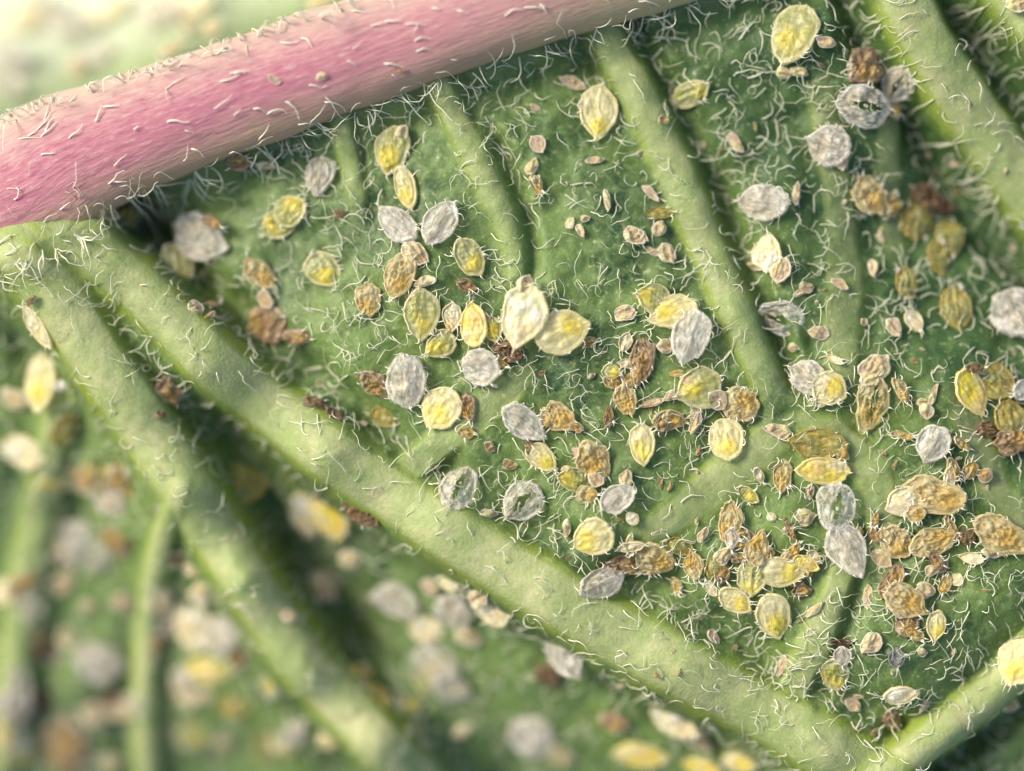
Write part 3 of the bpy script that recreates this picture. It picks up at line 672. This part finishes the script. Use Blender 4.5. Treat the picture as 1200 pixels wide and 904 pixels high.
# px, py, length, width, direction of the pointed end in degrees, kind, label, lift, open slit, ribbed
I = [
(236,279,74,56,-20,'W','grey white woolly empty case with a brown cap below the pink midrib',.12,0,0),
(252,262,30,18,-25,'B','small brown cap lying on the upper edge of the grey woolly case',.30,0,0),
(208,312,56,42,-80,'O','dull olive nymph tucked under the grey woolly case in the dark hollow',.03,0,0),
(341,247,44,38,35,'O','rounded upper half of the olive nymph pair near the midrib',.05,0,0),
(325,264,42,36,215,'O','lower flat olive nymph of the pair overlapping below the midrib',.02,0,0),
(375,207,52,34,-100,'S','small grey brown wrinkled case close under the midrib',.05,0,0),
(380,317,52,40,-40,'O','olive nymph with a gold lower edge beside a bent hair',.04,0,0),
(306,322,46,30,-42,'G','speckled tan and gold nymph just above the rusty brown heap',.05,0,0),
(312,352,28,20,-60,'T','pale tan flake on top of the rusty brown heap',.12,0,0),
(313,380,66,56,200,'B','large rusty brown crumpled dead nymph in the dark green hollow',.08,0,0),
(349,395,38,22,0,'B','pointed tan brown scrap sticking out from the rusty heap',.05,0,0),
(229,362,22,20,0,'P','round pale pinkish disc at the edge of the big diagonal vein',.05,0,0),
(246,357,26,12,10,'B','orange brown sliver beside the round pinkish disc',.02,0,0),
(459,178,58,44,-100,'O','yellowish grey nymph with a knob on top, below the midrib',.05,0,0),
(472,156,18,15,60,'T','tan knob on top of the yellowish grey nymph below the midrib',.12,0,0),
(476,221,54,27,-75,'Y','slim yellow nymph above the two pale pointed cases',.06,0,0),
(465,263,62,38,135,'W','pale grey pointed case slanting down beside its twin',.10,0,0),
(517,260,60,38,55,'W','pale grey pointed case leaning up and away from its twin',.12,0,0),
(551,303,54,34,-60,'O','glassy olive nymph with a cream rim beside the faint vein',.05,0,0),
(488,298,38,28,-30,'T','thin tan flap between the pale twin cases and the gold nymph',.08,0,0),
(469,325,56,48,-110,'G','rough golden nymph with a yellow spot below the pale twin cases',.08,0,0),
(432,354,46,30,-85,'G','narrow striped straw coloured nymph beside the rough golden nymph',.04,0,0),
(494,370,64,44,-95,'O','grey green ribbed nymph pointing down in the central cluster',.07,0,1),
(516,404,42,34,215,'O','small olive yellow nymph touching the tip of the grey green ribbed one',.05,0,0),
(555,380,56,33,95,'L','bright lemon yellow nymph standing upright in the central cluster',.12,0,0),
(577,386,36,22,-70,'O','thin pale green nymph half hidden behind the bright lemon one',.04,0,0),
(530,372,36,24,-90,'C','pale cream scrap between the grey green and the lemon nymph',.04,0,0),
(565,431,50,46,-15,'W','bright white wrinkled round case below the lemon nymph',.13,0,0),
(477,449,66,50,-85,'S','grey translucent oval case with an orange dot in the central cluster',.15,0,0),
(439,450,38,28,-40,'B','golden brown scrap behind the grey translucent oval case',.04,0,0),
(450,489,34,26,-20,'D','dim brown nymph below the golden brown scrap',.0,0,0),
(517,479,56,48,-120,'Y','creamy yellow plump nymph below the grey translucent oval case',.10,0,0),
(548,478,36,22,-80,'B','brown torn skin beside the creamy yellow plump nymph',.04,0,0),
(547,507,20,16,0,'G','tiny ring shaped shell below the creamy yellow plump nymph',.02,0,0),
(597,412,36,26,-20,'K','dark brown lump between the white wrinkled case and the tall cream case',.06,0,0),
(613,372,80,56,-105,'C','tall cream case raised above the leaf at the heart of the cluster',.28,0,0),
(615,334,24,20,60,'T','orange tan scrap on top of the tall cream case',.25,0,0),
(660,389,70,52,20,'Y','large glassy cream nymph with a yellow patch beside the tall cream case',.15,0,0),
(690,402,16,24,-70,'B','small brown scrap under the edge of the large glassy cream nymph',.0,0,0),
(614,496,64,38,-35,'W','grey white wrinkled case pointed at both ends, below the faint blue vein',.10,0,0),
(655,489,50,34,-30,'G','crumbled golden scrap behind the case pointed at both ends',.04,0,0),
(635,537,44,30,-40,'Y','small yellow nymph under the lower tip of the case pointed at both ends',.05,0,0),
(696,540,56,44,-50,'G','crumpled yellow white skin above the half moon white case',.07,0,0),
(672,562,42,30,170,'O','flat olive cream nymph under the crumpled yellow white skin',.02,0,0),
(688,580,26,24,0,'G','small yellow crumb shell between olive nymph and half moon case',.03,0,0),
(724,583,48,34,35,'W','half moon white case with a notch above the smooth round cream nymph',.09,0,0),
(538,571,62,44,65,'S','grey translucent case with a green slit and a point on top',.09,1,0),
(611,588,54,48,225,'W','broad white grey case with a slanting slit above the big vein',.09,1,0),
(573,602,26,13,0,'P','small pale pink flake between the two slit cases',.0,0,0),
(695,629,54,48,205,'Y','smooth round cream yellow nymph with a yellow patch and a red speck',.12,0,0),
(664,620,26,11,-100,'T','small orange tan crumb beside the smooth round cream nymph',.04,0,0),
(702,684,64,38,205,'S','grey finely ribbed case at the edge of the big diagonal vein',.10,0,1),
(732,661,46,38,30,'B','grey brown crumbly skin joined to the finely ribbed grey case',.05,0,0),
(768,654,54,46,-20,'G','golden ribbed nymph beside a straw coloured comb shaped scrap',.09,0,1),
(740,640,36,13,10,'C','straw coloured comb shaped scrap touching the golden ribbed nymph',.12,0,1),
(797,641,38,20,-20,'D','flat brownish nymph half hidden above the golden ribbed one',.02,0,0),
(812,662,34,32,100,'G','pinkish gold crumpled shell beside the amber disc',.06,0,0),
(840,666,30,28,0,'D','amber olive disc between the pinkish shell and the cream heap',.03,0,0),
(833,690,24,13,-50,'C','tiny cream scale below the amber olive disc',.03,0,0),
(862,704,46,30,-32,'Y','leaf shaped pale yellow nymph below the amber olive disc',.08,0,0),
(906,723,58,44,-75,'Y','broad pale green yellow nymph hanging below the cream heap',.08,0,0),
(855,615,50,34,-95,'G','brown gold nymph with a white frayed lower end',.06,0,0),
(857,632,26,18,-90,'W','white frayed wax tip of the brown gold nymph',.11,0,0),
(887,643,38,34,70,'G','cream and gold curled shell on top of the heap of pale skins',.12,0,0),
(863,653,18,16,0,'B','small brown bead beside the cream and gold curled shell',.05,0,0),
(916,670,60,38,0,'Y','wide pale yellow lumpy nymph in the heap of pale skins',.09,0,0),
(880,678,42,38,-90,'O','cream olive flat skin at the foot of the heap of pale skins',.05,0,0),
(944,660,36,19,-22,'L','thin golden nymph edge peeping over the wide pale yellow one',.10,0,0),
(933,683,18,13,0,'B','rust coloured crumb beneath the wide pale yellow lumpy nymph',.06,0,0),
(877,580,32,17,-38,'O','small slim olive nymph lying free among hairs below the soft cross vein',.03,0,0),
(889,557,22,12,-65,'C','tiny slim cream nymph near the small slim olive one',.02,0,0),
(917,559,40,26,-95,'G','small dull gold nymph beside the pointed lemon nymph',.02,0,0),
(957,520,74,38,175,'D','broad amber translucent nymph above the pointed lemon one',.05,0,0),
(985,530,24,18,-50,'G','frayed cream scrap at the end of the broad amber nymph',.06,0,0),
(962,552,70,34,178,'L','vivid lemon nymph with a sharp point, above the white hourglass pair',.12,0,1),
(978,594,62,50,-100,'W','upper white case of the hourglass pair with a long slit',.14,1,0),
(991,644,70,48,-62,'W','lower white crumpled case of the hourglass pair',.18,0,0),
(944,606,26,22,0,'P','pink brown scrap beside the upper white hourglass case',.02,0,0),
(948,577,20,12,-90,'T','tiny upright tan scale under the vivid lemon nymph',.0,0,0),
(904,606,13,12,0,'C','tiny cream ring among hairs beside the brown gold nymph',.01,0,0),
(752,521,52,32,-88,'Y','narrow yellow green nymph pointing down, edge of the central strip',.05,0,0),
(851,516,54,44,-85,'Y','knotted yellow white nymph pointing down above the soft cross vein',.11,0,0),
(868,474,48,48,30,'G','lumpy cream brown skin above the knotted yellow white nymph',.08,0,0),
(818,456,58,54,200,'O','round olive case with a green yellow patch below the oval white case',.08,0,0),
(840,470,30,24,-40,'P','pinkish curled skin at the edge of the round olive case',.12,0,0),
(785,493,46,30,0,'G','ring edged shell with an orange centre between two yellow nymphs',.05,0,0),
(733,470,38,34,-70,'G','white ringed shell with an orange middle below the upright brown one',.07,0,0),
(722,447,34,26,180,'G','yellow white frayed shell above the white ringed shell',.04,0,0),
(752,425,62,36,-95,'B','upright red brown dead nymph beside the oval white case',.06,0,0),
(716,436,24,20,0,'O','small blurred olive scale beside the upright red brown nymph',.1,0,0),
(808,396,70,46,-108,'W','smooth oval white case beside the pale straight vein',.20,0,0),
(787,366,62,42,200,'Y','cream yellow nymph partly under the smooth oval white case',.12,0,0),
(765,350,46,38,170,'O','olive yellow nymph behind the cream yellow one',.06,0,0),
(733,367,32,22,0,'P','pink grey torn scrap above the upright red brown nymph',.04,0,0),
(744,277,34,24,-20,'T','white and orange crumb beside the pale straight vein, middle height',.03,0,0),
(782,298,28,22,-60,'P','pinkish crumb at the edge of the pale straight vein',.03,0,0),
(772,268,22,18,60,'P','whitish crumb just above the pinkish one by the vein',.03,0,0),
(775,250,34,15,0,'D','flat olive brown scale by the pale straight vein',.0,0,0),
(701,133,66,47,-95,'Y','large free pale yellow green nymph between two veins near the midrib',.08,0,1),
(672,98,34,14,-25,'P','pale pinkish splinter at the head of the large free nymph',.05,0,0),
(811,110,52,32,28,'O','small olive nymph with a yellow tip beyond the pale straight vein',.04,0,0),
(778,140,16,14,0,'B','orange bead on the shaded flank of the pale straight vein',.04,0,0),
(630,170,26,20,-50,'P','pinkish tan torn scrap in the field between two veins',.04,0,0),
(624,196,24,15,60,'P','white tan crumb just below the torn scrap between two veins',.03,0,0),
(629,217,24,17,-70,'G','gold crumb at the foot of the line of scraps between two veins',.03,0,0),
(863,168,30,12,-52,'P','bright pinkish splinter in the dark hairy patch',.05,0,0),
(711,235,28,9,-88,'T','thin upright tan splinter left of the pale straight vein',.05,0,0),
(762,228,28,10,-45,'P','tan white splinter lying against the pale straight vein',.05,0,0),
(697,188,26,10,5,'P','flat pale splinter below the large free nymph',.04,0,0),
(668,262,16,11,60,'C','tiny cream splinter, first of a scattered trio in the open field',.03,0,0),
(686,256,12,9,20,'P','tiny pink bead, second of a scattered trio in the open field',.03,0,0),
(681,271,18,10,-50,'T','tiny gold grain, lowest of a scattered trio in the open field',.02,0,0),
(930,42,78,55,-112,'O','tall ribbed olive gold nymph with a yellow spot near the top edge',.08,0,1),
(918,86,20,16,0,'P','pink white frayed crumb under the tall ribbed nymph',.05,0,0),
(938,86,24,14,-20,'P','pink brown shred below the tall ribbed nymph beside the frayed crumb',.05,0,0),
(968,50,26,16,-10,'P','pinkish shred hanging between the tall ribbed nymph and wrinkled brown one',.06,0,0),
(1010,80,60,48,-140,'B','golden brown wrinkled skin on top of the grey glassy case',.12,0,0),
(1009,125,70,52,170,'S','large grey glassy wrinkled case with a dark slit under the brown skin',.08,1,0),
(1052,98,50,36,60,'S','upright glassy cream case with a green hole leaning on the vein',.08,1,0),
(970,171,54,52,160,'S','grey wrinkled cup shaped case in the dark hairy patch',.10,0,1),
(984,190,26,15,-70,'P','pink white frayed corner of the grey cup shaped case',.12,0,0),
(1018,232,48,42,-60,'G','rusty gold cracked nymph over the dim brown group',.09,0,0),
(1042,242,34,30,10,'G','fan shaped ochre flap attached beside the rusty gold nymph',.07,0,0),
(893,238,64,42,175,'S','dull grey oval case with a reddish end in the dark hairy patch',.07,0,0),
(933,226,30,9,80,'T','bright upright splinter beside the dull grey oval case',.06,0,0),
(899,296,46,38,80,'C','blurred ochre cream nymph raised over the hairs below the dull grey case',.10,0,0),
(914,318,34,24,-110,'P','pinkish orange scrap under the blurred ochre cream nymph',.12,0,0),
(884,312,20,10,170,'T','tan chip beside the blurred ochre cream nymph',.04,0,0),
(912,372,60,42,170,'S','olive grey glassy case against the shaded flank of the straight vein',.06,1,0),
(943,336,14,13,0,'T','orange tan bead above the olive grey glassy case',.03,0,0),
(930,408,16,11,0,'P','pinkish bead in the dark below the olive grey glassy case',.03,0,0),
(1083,232,48,38,150,'K','dim brown upper lump of the shadowed group by the deep hollow',.03,0,0),
(1105,243,28,24,0,'K','dark red brown tangled lump in the shadowed group',.06,0,0),
(1072,262,48,44,-90,'D','dim olive brown flat nymph in the shadowed group',.02,0,0),
(1113,280,46,36,-90,'D','dim tan nymph hanging at the lower edge of the shadowed group',.04,0,0),
(1099,303,44,26,-80,'D','slim dim ochre nymph below the shadowed group',.03,0,0),
(1062,333,42,28,-80,'D','small dim olive nymph crossed by a pale hair',.02,0,0),
(1120,362,56,40,-85,'D','large dim olive nymph beside the grey brown woolly case',.05,0,0),
(1186,369,64,58,-60,'S','large dim grey brown woolly case near the picture edge',.14,0,0),
(1071,377,30,22,-60,'C','small cream oval scale with a curled hair above the hairy tan heap',.05,0,0),
(1047,384,26,20,-60,'P','pinkish scrap beside the small cream oval scale',.04,0,0),
(1023,315,22,12,-80,'T','tan grain with a pale hair as a stalk',.05,0,0),
(984,333,24,12,-30,'T','tan grain pointed like a seed on the soft vein',.05,0,0),
(948,338,14,12,0,'T','orange tan dot beneath the dark hairy patch',.03,0,0),
(946,442,50,42,150,'S','grey hairy wrinkled case with loose threads below the soft vein',.07,0,0),
(972,456,46,42,-25,'Y','bright yellow cream nymph end showing beside the grey hairy case',.08,0,0),
(1024,432,50,36,40,'P','pinkish brown hairy scrap on the crumbling gold shell',.09,0,0),
(1022,474,62,46,-100,'G','crumbling gold shell full of dark gaps beside the yellow cream nymph',.07,1,0),
(1093,463,30,9,70,'T','pink tan splinter standing among hairs',.04,0,0),
(1082,472,20,12,0,'P','small pink smear at the foot of the pink tan splinter',.0,0,0),
(1137,460,64,40,-60,'L','vivid olive yellow nymph with a curled hair on top',.09,0,0),
(1140,432,20,16,0,'K','dark bead under the curled hair of the vivid olive yellow nymph',.18,0,0),
(1168,448,50,46,-40,'D','dim tan flat nymph behind the vivid olive yellow one',.05,0,0),
(1182,490,44,40,-90,'D','brown olive flat nymph near the edge below the dim tan one',.06,0,0),
(1198,458,30,26,0,'W','white grey case cut off by the picture edge',.12,0,0),
(1160,504,34,26,0,'K','dark brown shell below the vivid olive yellow nymph',.02,0,0),
(1186,517,46,34,10,'B','brown hairy shell with a pale frayed rim at the picture edge',.08,0,0),
(1092,520,48,44,-120,'W','white case speckled with grey pits, standing alone',.12,0,0),
(1096,580,72,50,-15,'G','large golden wrinkled nymph with a frayed edge under the speckled case',.10,0,0),
(1058,588,46,38,200,'C','pale lobed shell joined to the large golden wrinkled nymph',.08,0,0),
(1072,602,26,22,0,'G','small round pale ring under the pale lobed shell',.12,0,0),
(1094,634,66,48,20,'G','rough tan gold nymph below the large golden wrinkled one',.08,0,0),
(1050,636,42,36,-50,'G','crumbly ochre nymph beside the rough tan gold one',.05,0,0),
(1095,655,22,18,-60,'B','orange crumb at the lower corner of the rough tan gold nymph',.12,0,0),
(1133,629,26,20,40,'K','red brown lump between the rough tan and the ribbed yellow nymph',.02,0,0),
(1170,627,72,48,-28,'G','plump ribbed yellow nymph at the picture edge, lower half',.11,0,1),
(1034,655,30,20,-30,'T','tan scrap beneath the crumbly ochre nymph',.01,0,0),
(1061,704,50,40,-30,'G','round golden nymph on top of two brown ones, lower side',.12,0,0),
(1045,680,42,26,60,'B','brown curved shell behind the round golden nymph',.05,0,0),
(1063,730,36,28,-80,'B','brown shell peeping from under the round golden nymph',.03,0,0),
(1085,690,26,16,-20,'P','pinkish frayed scrap beside the round golden nymph',.06,0,0),
(1096,733,38,24,-95,'Y','slim pale yellow nymph below the round golden one',.06,0,0),
(1020,754,32,24,230,'T','small tan disc at the end of a rusty hair',.05,0,0),
(1050,772,26,19,-90,'A','small slate grey shrivelled nymph beside the tan disc',.04,0,0),
(985,768,24,21,-90,'W','small brilliant white flake on a pale green nymph',.14,0,0),
(978,790,46,36,-85,'O','pale green nymph beneath the small brilliant white flake',.05,0,0),
(985,752,30,10,0,'K','rust coloured tuft above the small brilliant white flake',.06,0,0),
(1055,814,44,24,10,'C','cream spindle shaped case above the lower corner vein',.10,0,0),
(1190,776,60,52,-110,'Y','large cream nymph sitting where the lower corner vein meets the edge',.25,0,0),
(915,780,28,12,-110,'P','pinkish splinter on the soft vein below the cream heap',.04,0,0),
(953,715,26,11,40,'P','pink white chip on the small vein below the white hourglass pair',.05,0,0),
(870,718,14,10,0,'P','tiny pink bead under the leaf shaped pale yellow nymph',.02,0,0),
(836,746,22,14,-60,'P','pinkish smear among hairs above the big diagonal vein',.02,0,0),
(1080,765,12,12,0,'P','pinkish bead beside the small slate grey nymph',.02,0,0),
(1045,843,26,22,-60,'B','orange brown bead in the shaded corner under the corner vein',.05,0,0),
(1183,826,30,22,-20,'T','tan scrap in the shaded corner near the picture edge',.06,0,0),
(1000,826,22,16,-30,'P','pinkish smear left of the cream spindle shaped case',.02,0,0),
(1193,6,34,22,0,'P','pale pinkish scrap on the vein in the top corner',.12,0,0),
(150,258,30,30,-60,'D','olive brown scale squeezed between midrib and diagonal vein',.02,0,0),
(127,250,34,20,-30,'T','orange tan flap squeezed between midrib and diagonal vein',.08,0,0),
(281,191,26,22,0,'B','orange brown bead just under the midrib',.03,0,0),
(311,195,26,10,0,'T','orange tan sliver beside the orange brown bead under the midrib',.03,0,0),
(399,250,16,13,0,'K','dark brown bead beside the small grey brown wrinkled case',.03,0,0),
(372,474,30,18,-20,'K','dark brown lump on the shaded side of the big diagonal vein',.04,0,0),
(393,486,22,14,-30,'K','black brown bead beside the dark lump at the big diagonal vein',.02,0,0),
(575,524,16,14,-40,'B','red crumb above the slit cases',.02,0,0),
(597,546,18,14,0,'B','dull brown crumb between the small yellow nymph and slit cases',.02,0,0),
(200,458,40,34,-60,'B','orange brown mealy patch in the notch between two big veins',.10,0,0),
(188,486,16,14,0,'K','rust stain below the orange brown mealy patch',.03,0,0),
(425,602,54,34,-30,'K','dark brown mealy patch on the edge of the big diagonal vein',.14,0,0),
(37,352,18,10,50,'K','dark brown grain at the upper end of the cream spindle case',.12,0,0),
(47,385,60,24,-60,'C','bright cream spindle case leaning on the far vein',.20,0,0),
(52,450,74,38,-95,'Y','dull cream sausage shaped nymph below the bright cream spindle case',.30,0,0),
(32,530,62,42,-10,'C','blurred cream nymph near the edge below the sausage shaped one',.15,0,0),
(20,468,40,26,-20,'T','blurred tan scrap beside the sausage shaped nymph',.1,0,0),
(78,452,16,14,0,'W','small white bead beside the sausage shaped nymph',.35,0,0),
(92,637,62,50,-100,'S','blurred grey oval case with an orange tail',.15,0,0),
(81,678,26,15,-100,'T','orange pink tail below the blurred grey oval case',.20,0,0),
(130,588,46,34,-20,'S','blurred pinkish grey case beside the left hand large vein',.15,0,0),
(95,568,40,24,-50,'T','blurred brown scrap above the pinkish grey case',.1,0,0),
(285,567,68,50,5,'D','large amber olive nymph in the dark gap between the two big veins',.15,0,0),
(388,607,60,50,-70,'L','blurred golden yellow nymph beside the dark brown mealy patch',.30,0,0),
(359,603,56,40,-80,'C','blurred cream nymph overlapping the golden yellow one',.28,0,0),
(365,625,24,20,0,'P','blurred pinkish scrap under the cream nymph in the gap',.25,0,0),
(376,690,54,44,-30,'T','blurred pinkish tan shell in the gap between big veins',.15,0,0),
(410,655,36,30,30,'T','blurred orange tan scrap close under the big diagonal vein',.2,0,0),
(463,703,66,44,180,'W','blurred white oval case in the gap below the big diagonal vein',.2,0,0),
(500,738,34,44,-90,'C','blurred cream upright scrap below the white oval case',.15,0,0),
(532,715,46,46,-40,'S','blurred whitish round case beside the white oval one',.2,0,0),
(548,745,44,30,-20,'T','blurred tan scrap below the whitish round case',.15,0,0),
(505,687,34,28,0,'P','blurred pink brown scrap between white oval case and the vein',.2,0,0),
(526,681,24,28,80,'C','small cream cone shaped scrap on the flank of the vein',.2,0,0),
(580,716,44,44,-60,'C','cream orange scrap on the lower edge of the big diagonal vein',.35,0,0),
(512,778,56,44,-30,'S','blurred bluish white case deep in the gap',.15,0,0),
(530,806,50,34,-20,'S','blurred grey case under the bluish white one',.1,0,0),
(662,768,60,44,-55,'W','white cone shaped case on the lower edge of the big diagonal vein',.35,0,0),
(643,792,36,30,-50,'K','dark brown hollow lump under the white cone shaped case',.1,0,0),
(625,864,62,56,-50,'W','large blurred white round case at the bottom edge',.25,0,0),
(655,885,40,30,-20,'P','blurred pinkish scrap beside the large white round case',.2,0,0),
(790,845,64,38,-25,'C','cream lumpy skin on the lower edge of the vein, bottom edge',.40,0,0),
(818,866,40,22,-40,'P','pinkish skin with standing hairs beside the cream lumpy skin',.4,0,0),
(752,884,66,34,0,'L','blurred yellow nymph at the bottom edge',.25,0,0),
(822,898,50,24,0,'L','second blurred yellow nymph at the bottom edge beside pinkish skin',.25,0,0),
(865,892,44,26,-10,'Y','pale yellow nymph cut by the bottom edge',.35,0,0),
(720,845,34,30,0,'B','blurred rusty crumb between white round case and cream skin',.1,0,0),
(228,738,62,58,-100,'C','large blurred cream nymph beside the thin upright vein',.2,0,0),
(258,745,50,60,-70,'S','large blurred grey cream case overlapping the cream nymph',.25,0,0),
(243,785,58,34,10,'L','blurred golden nymph under the large cream one',.2,0,0),
(217,793,30,26,0,'W','blurred white lump beside the golden nymph',.25,0,0),
(210,652,34,22,0,'B','orange brown blurred scrap between thin vein and large vein',.15,0,0),
(238,690,34,24,30,'P','pale frayed blurred scrap above the large cream nymph',.2,0,0),
(225,668,26,22,-30,'T','tan blurred crumb between orange scrap and pale frayed one',.15,0,0),
(118,776,62,48,-15,'S','blurred tan white case beside the thin upright vein',.2,0,0),
(145,706,32,36,80,'T','blurred tan scrap above the tan white case',.15,0,0),
(104,710,18,26,-100,'P','blurred pink scrap beside the blurred tan one',.15,0,0),
(6,694,30,38,-60,'C','blurred cream nymph cut by the edge, lower half',.25,0,0),
(52,760,24,30,0,'K','blurred grey brown lump on the outer vein',.35,0,0),
(345,858,46,26,60,'W','small blurred white case below the left hand large vein',.2,0,0),
(385,868,34,28,0,'P','blurred pinkish scrap on the lower part of the large vein',.45,0,0),
(145,832,50,28,0,'P','blurred pinkish smear across the thin upright vein',.3,0,0),
(110,838,44,40,-60,'T','blurred pale tan shell near the bottom edge',.15,0,0),
(135,818,40,20,0,'K','blurred dark red brown lump above the pale tan shell',.15,0,0),
(78,865,60,44,-40,'B','blurred orange brown nymph near the bottom edge',.15,0,0),
(40,822,60,36,-10,'K','blurred dark brown lump near the bottom corner',.15,0,0),
(14,828,44,50,-80,'S','blurred grey tan case at the bottom corner',.2,0,0),
(4,862,24,26,0,'L','blurred gold bead at the bottom corner',.25,0,0),
(22,888,44,26,0,'O','blurred olive cream nymph in the bottom corner',.2,0,0),
(130,893,36,24,0,'P','blurred pinkish scrap on the foot of the thin upright vein',.4,0,0),
(240,815,30,22,0,'T','blurred tan crumb under the golden nymph by the thin vein',.1,0,0),
(262,871,28,22,0,'T','blurred tan crumb between thin vein and large vein near the bottom',.1,0,0),
(340,722,28,22,0,'T','blurred pink tan crumb on the large vein',.4,0,0),
(418,790,40,26,0,'D','blurred brown olive nymph beside the large vein',.1,0,0),
(560,700,30,26,20,'T','pink brown scrap above the cream orange one',.2,0,0),
(14,74,54,50,40,'W','brilliant white overexposed case beyond the midrib',.3,0,0),
(18,104,34,26,-30,'W','bright cream lump beneath the brilliant white case',.3,0,0),
(28,20,56,44,20,'C','blurred cream nymph in the bright top corner',.2,0,0),
(84,32,34,58,-90,'W','blurred tall white case near the top edge',.3,0,0),
(128,10,56,38,10,'C','blurred pale yellow nymph at the top edge',.3,0,0),
(190,18,44,58,-100,'S','blurred pale grey case at the top edge beyond the midrib',.3,0,0),
(228,8,54,34,0,'C','blurred cream nymph at the top edge beside the pale grey case',.3,0,0),
(93,80,24,26,0,'T','blurred orange crumb below the tall white case',.25,0,0),
(250,35,28,24,-40,'T','blurred orange scrap beyond the midrib near its hairs',.25,0,0),
(113,68,30,44,-80,'W','blurred whitish case between orange crumb and green blade',.2,0,0),
(222,34,20,20,0,'T','blurred tan bead beside the orange scrap beyond the midrib',.2,0,0),
(205,62,36,14,20,'P','pinkish scrap perched on the far edge of the midrib',.5,0,0),
(380,6,40,20,15,'P','pale frayed scrap perched on the midrib at the top edge',.5,0,0),
(55,8,40,34,0,'S','blurred whitish case at the very top edge',.2,0,0),
]
for e in I: place(*e)
lb = [e[6] for e in I]; assert len(set(lb)) == len(lb), [l for l in lb if lb.count(l) > 1]

# the red speck on the smooth round nymph, and loose crumbs caught in the hairs: alike, tiny, nothing tells them apart
CR = {'T': ('tan crumb caught among the leaf hairs, a few pixels wide', 'loose tan crumbs'),
      'P': ('pinkish white crumb caught among the leaf hairs, a few pixels wide', 'loose pinkish crumbs'),
      'B': ('rusty brown crumb caught among the leaf hairs, a few pixels wide', 'loose rusty crumbs')}
protos = {}
cnt = 0
rs = np.random.default_rng(21)
while cnt < 72:
    if rs.random() < .65: px, py = rs.uniform(620, 1190), rs.uniform(120, 860)
    else: px, py = rs.uniform(150, 1190), rs.uniform(60, 880)
    if any((px-e[0])**2+(py-e[1])**2 < (e[2]*.55)**2 for e in I): continue
    sx, sy = (px-600)/100, (452-py)/100
    if surf(sx, sy, True, True)[2][0] > 0 and rs.random() < .7: continue
    k = rs.choice(['T', 'B', 'P', 'B']); key = (k, int(rs.integers(0, 4)))
    x, y, z = at(px, py)
    if key not in protos:
        o = place(px, py, 14, 9, 0, k, CR[k][0]); kid = o.children[0]; me = kid.data
        bpy.data.objects.remove(o); bpy.data.objects.remove(kid); protos[key] = me
    o = bpy.data.objects.new('crumb', protos[key]); COL.objects.link(o); o.location = (x, y, z+.01)
    o.rotation_euler = (0, 0, rs.uniform(0, 6.3)); q = rs.uniform(.45, 1.05); o.scale = (q*rs.uniform(.8, 1.6), q, q)
    o['label'] = CR[k][0]; o['category'] = 'crumb'; o['group'] = CR[k][1]
    cnt += 1

# torn skins lodged between the crowded insects, and muddy scraps in the soft lower corner
SPOTS = [(696,560,34),(735,470,40),(770,480,40),(840,480,50),(1030,460,40),(885,655,40),(820,660,36),(740,655,40),(1080,600,60),(1080,640,50),(1060,710,40),(560,400,50),(470,340,40),(960,450,40),(870,640,60),(940,660,40),(1150,500,50),(650,500,40),(1010,110,40),(755,420,30),(1000,600,50),(1100,660,60)]
rs = np.random.default_rng(5)
for k in range(78):
    cx, cy, r = SPOTS[k % len(SPOTS)]
    px, py = cx+rs.normal(0, r*.7), cy+rs.normal(0, r*.6)
    kd = rs.choice(['G', 'G', 'T', 'B', 'C', 'P'])
    o = place(min(px, 1192), py, rs.uniform(16, 34), rs.uniform(9, 20), rs.uniform(0, 360), kd, 'x', rs.uniform(.02, .10))
    am = kd in 'GB'
    o.name = 'torn_skin'; o['category'] = 'torn skin'
    o['label'] = 'small torn amber skin wedged between crowded nymphs' if am else 'small torn cream skin wedged between crowded nymphs'
    o['group'] = 'torn amber skins among the nymphs' if am else 'torn cream skins among the nymphs'
for k in range(80):
    px, py = rs.uniform(5, 560), rs.uniform(500, 900)
    if py < 330+px*.9 or (px > 560): px = px*.4; py = max(py, 560)
    if at_base(px, py)[2] > -.9 or surf((px-600)/100, (452-py)/100, True, True)[2][0] > 0: continue
    kd = rs.choice(['T', 'O', 'B', 'C', 'D', 'S'])
    o = place(px, py, rs.uniform(24, 56), rs.uniform(18, 38), rs.uniform(0, 360), kd, 'x', .04)
    o.name = 'blurred_scrap'; o['category'] = 'scrap'
    o['label'] = 'muddy blurred scrap lost in the soft lower corner'; o['group'] = 'muddy blurred scraps in the lower corner'
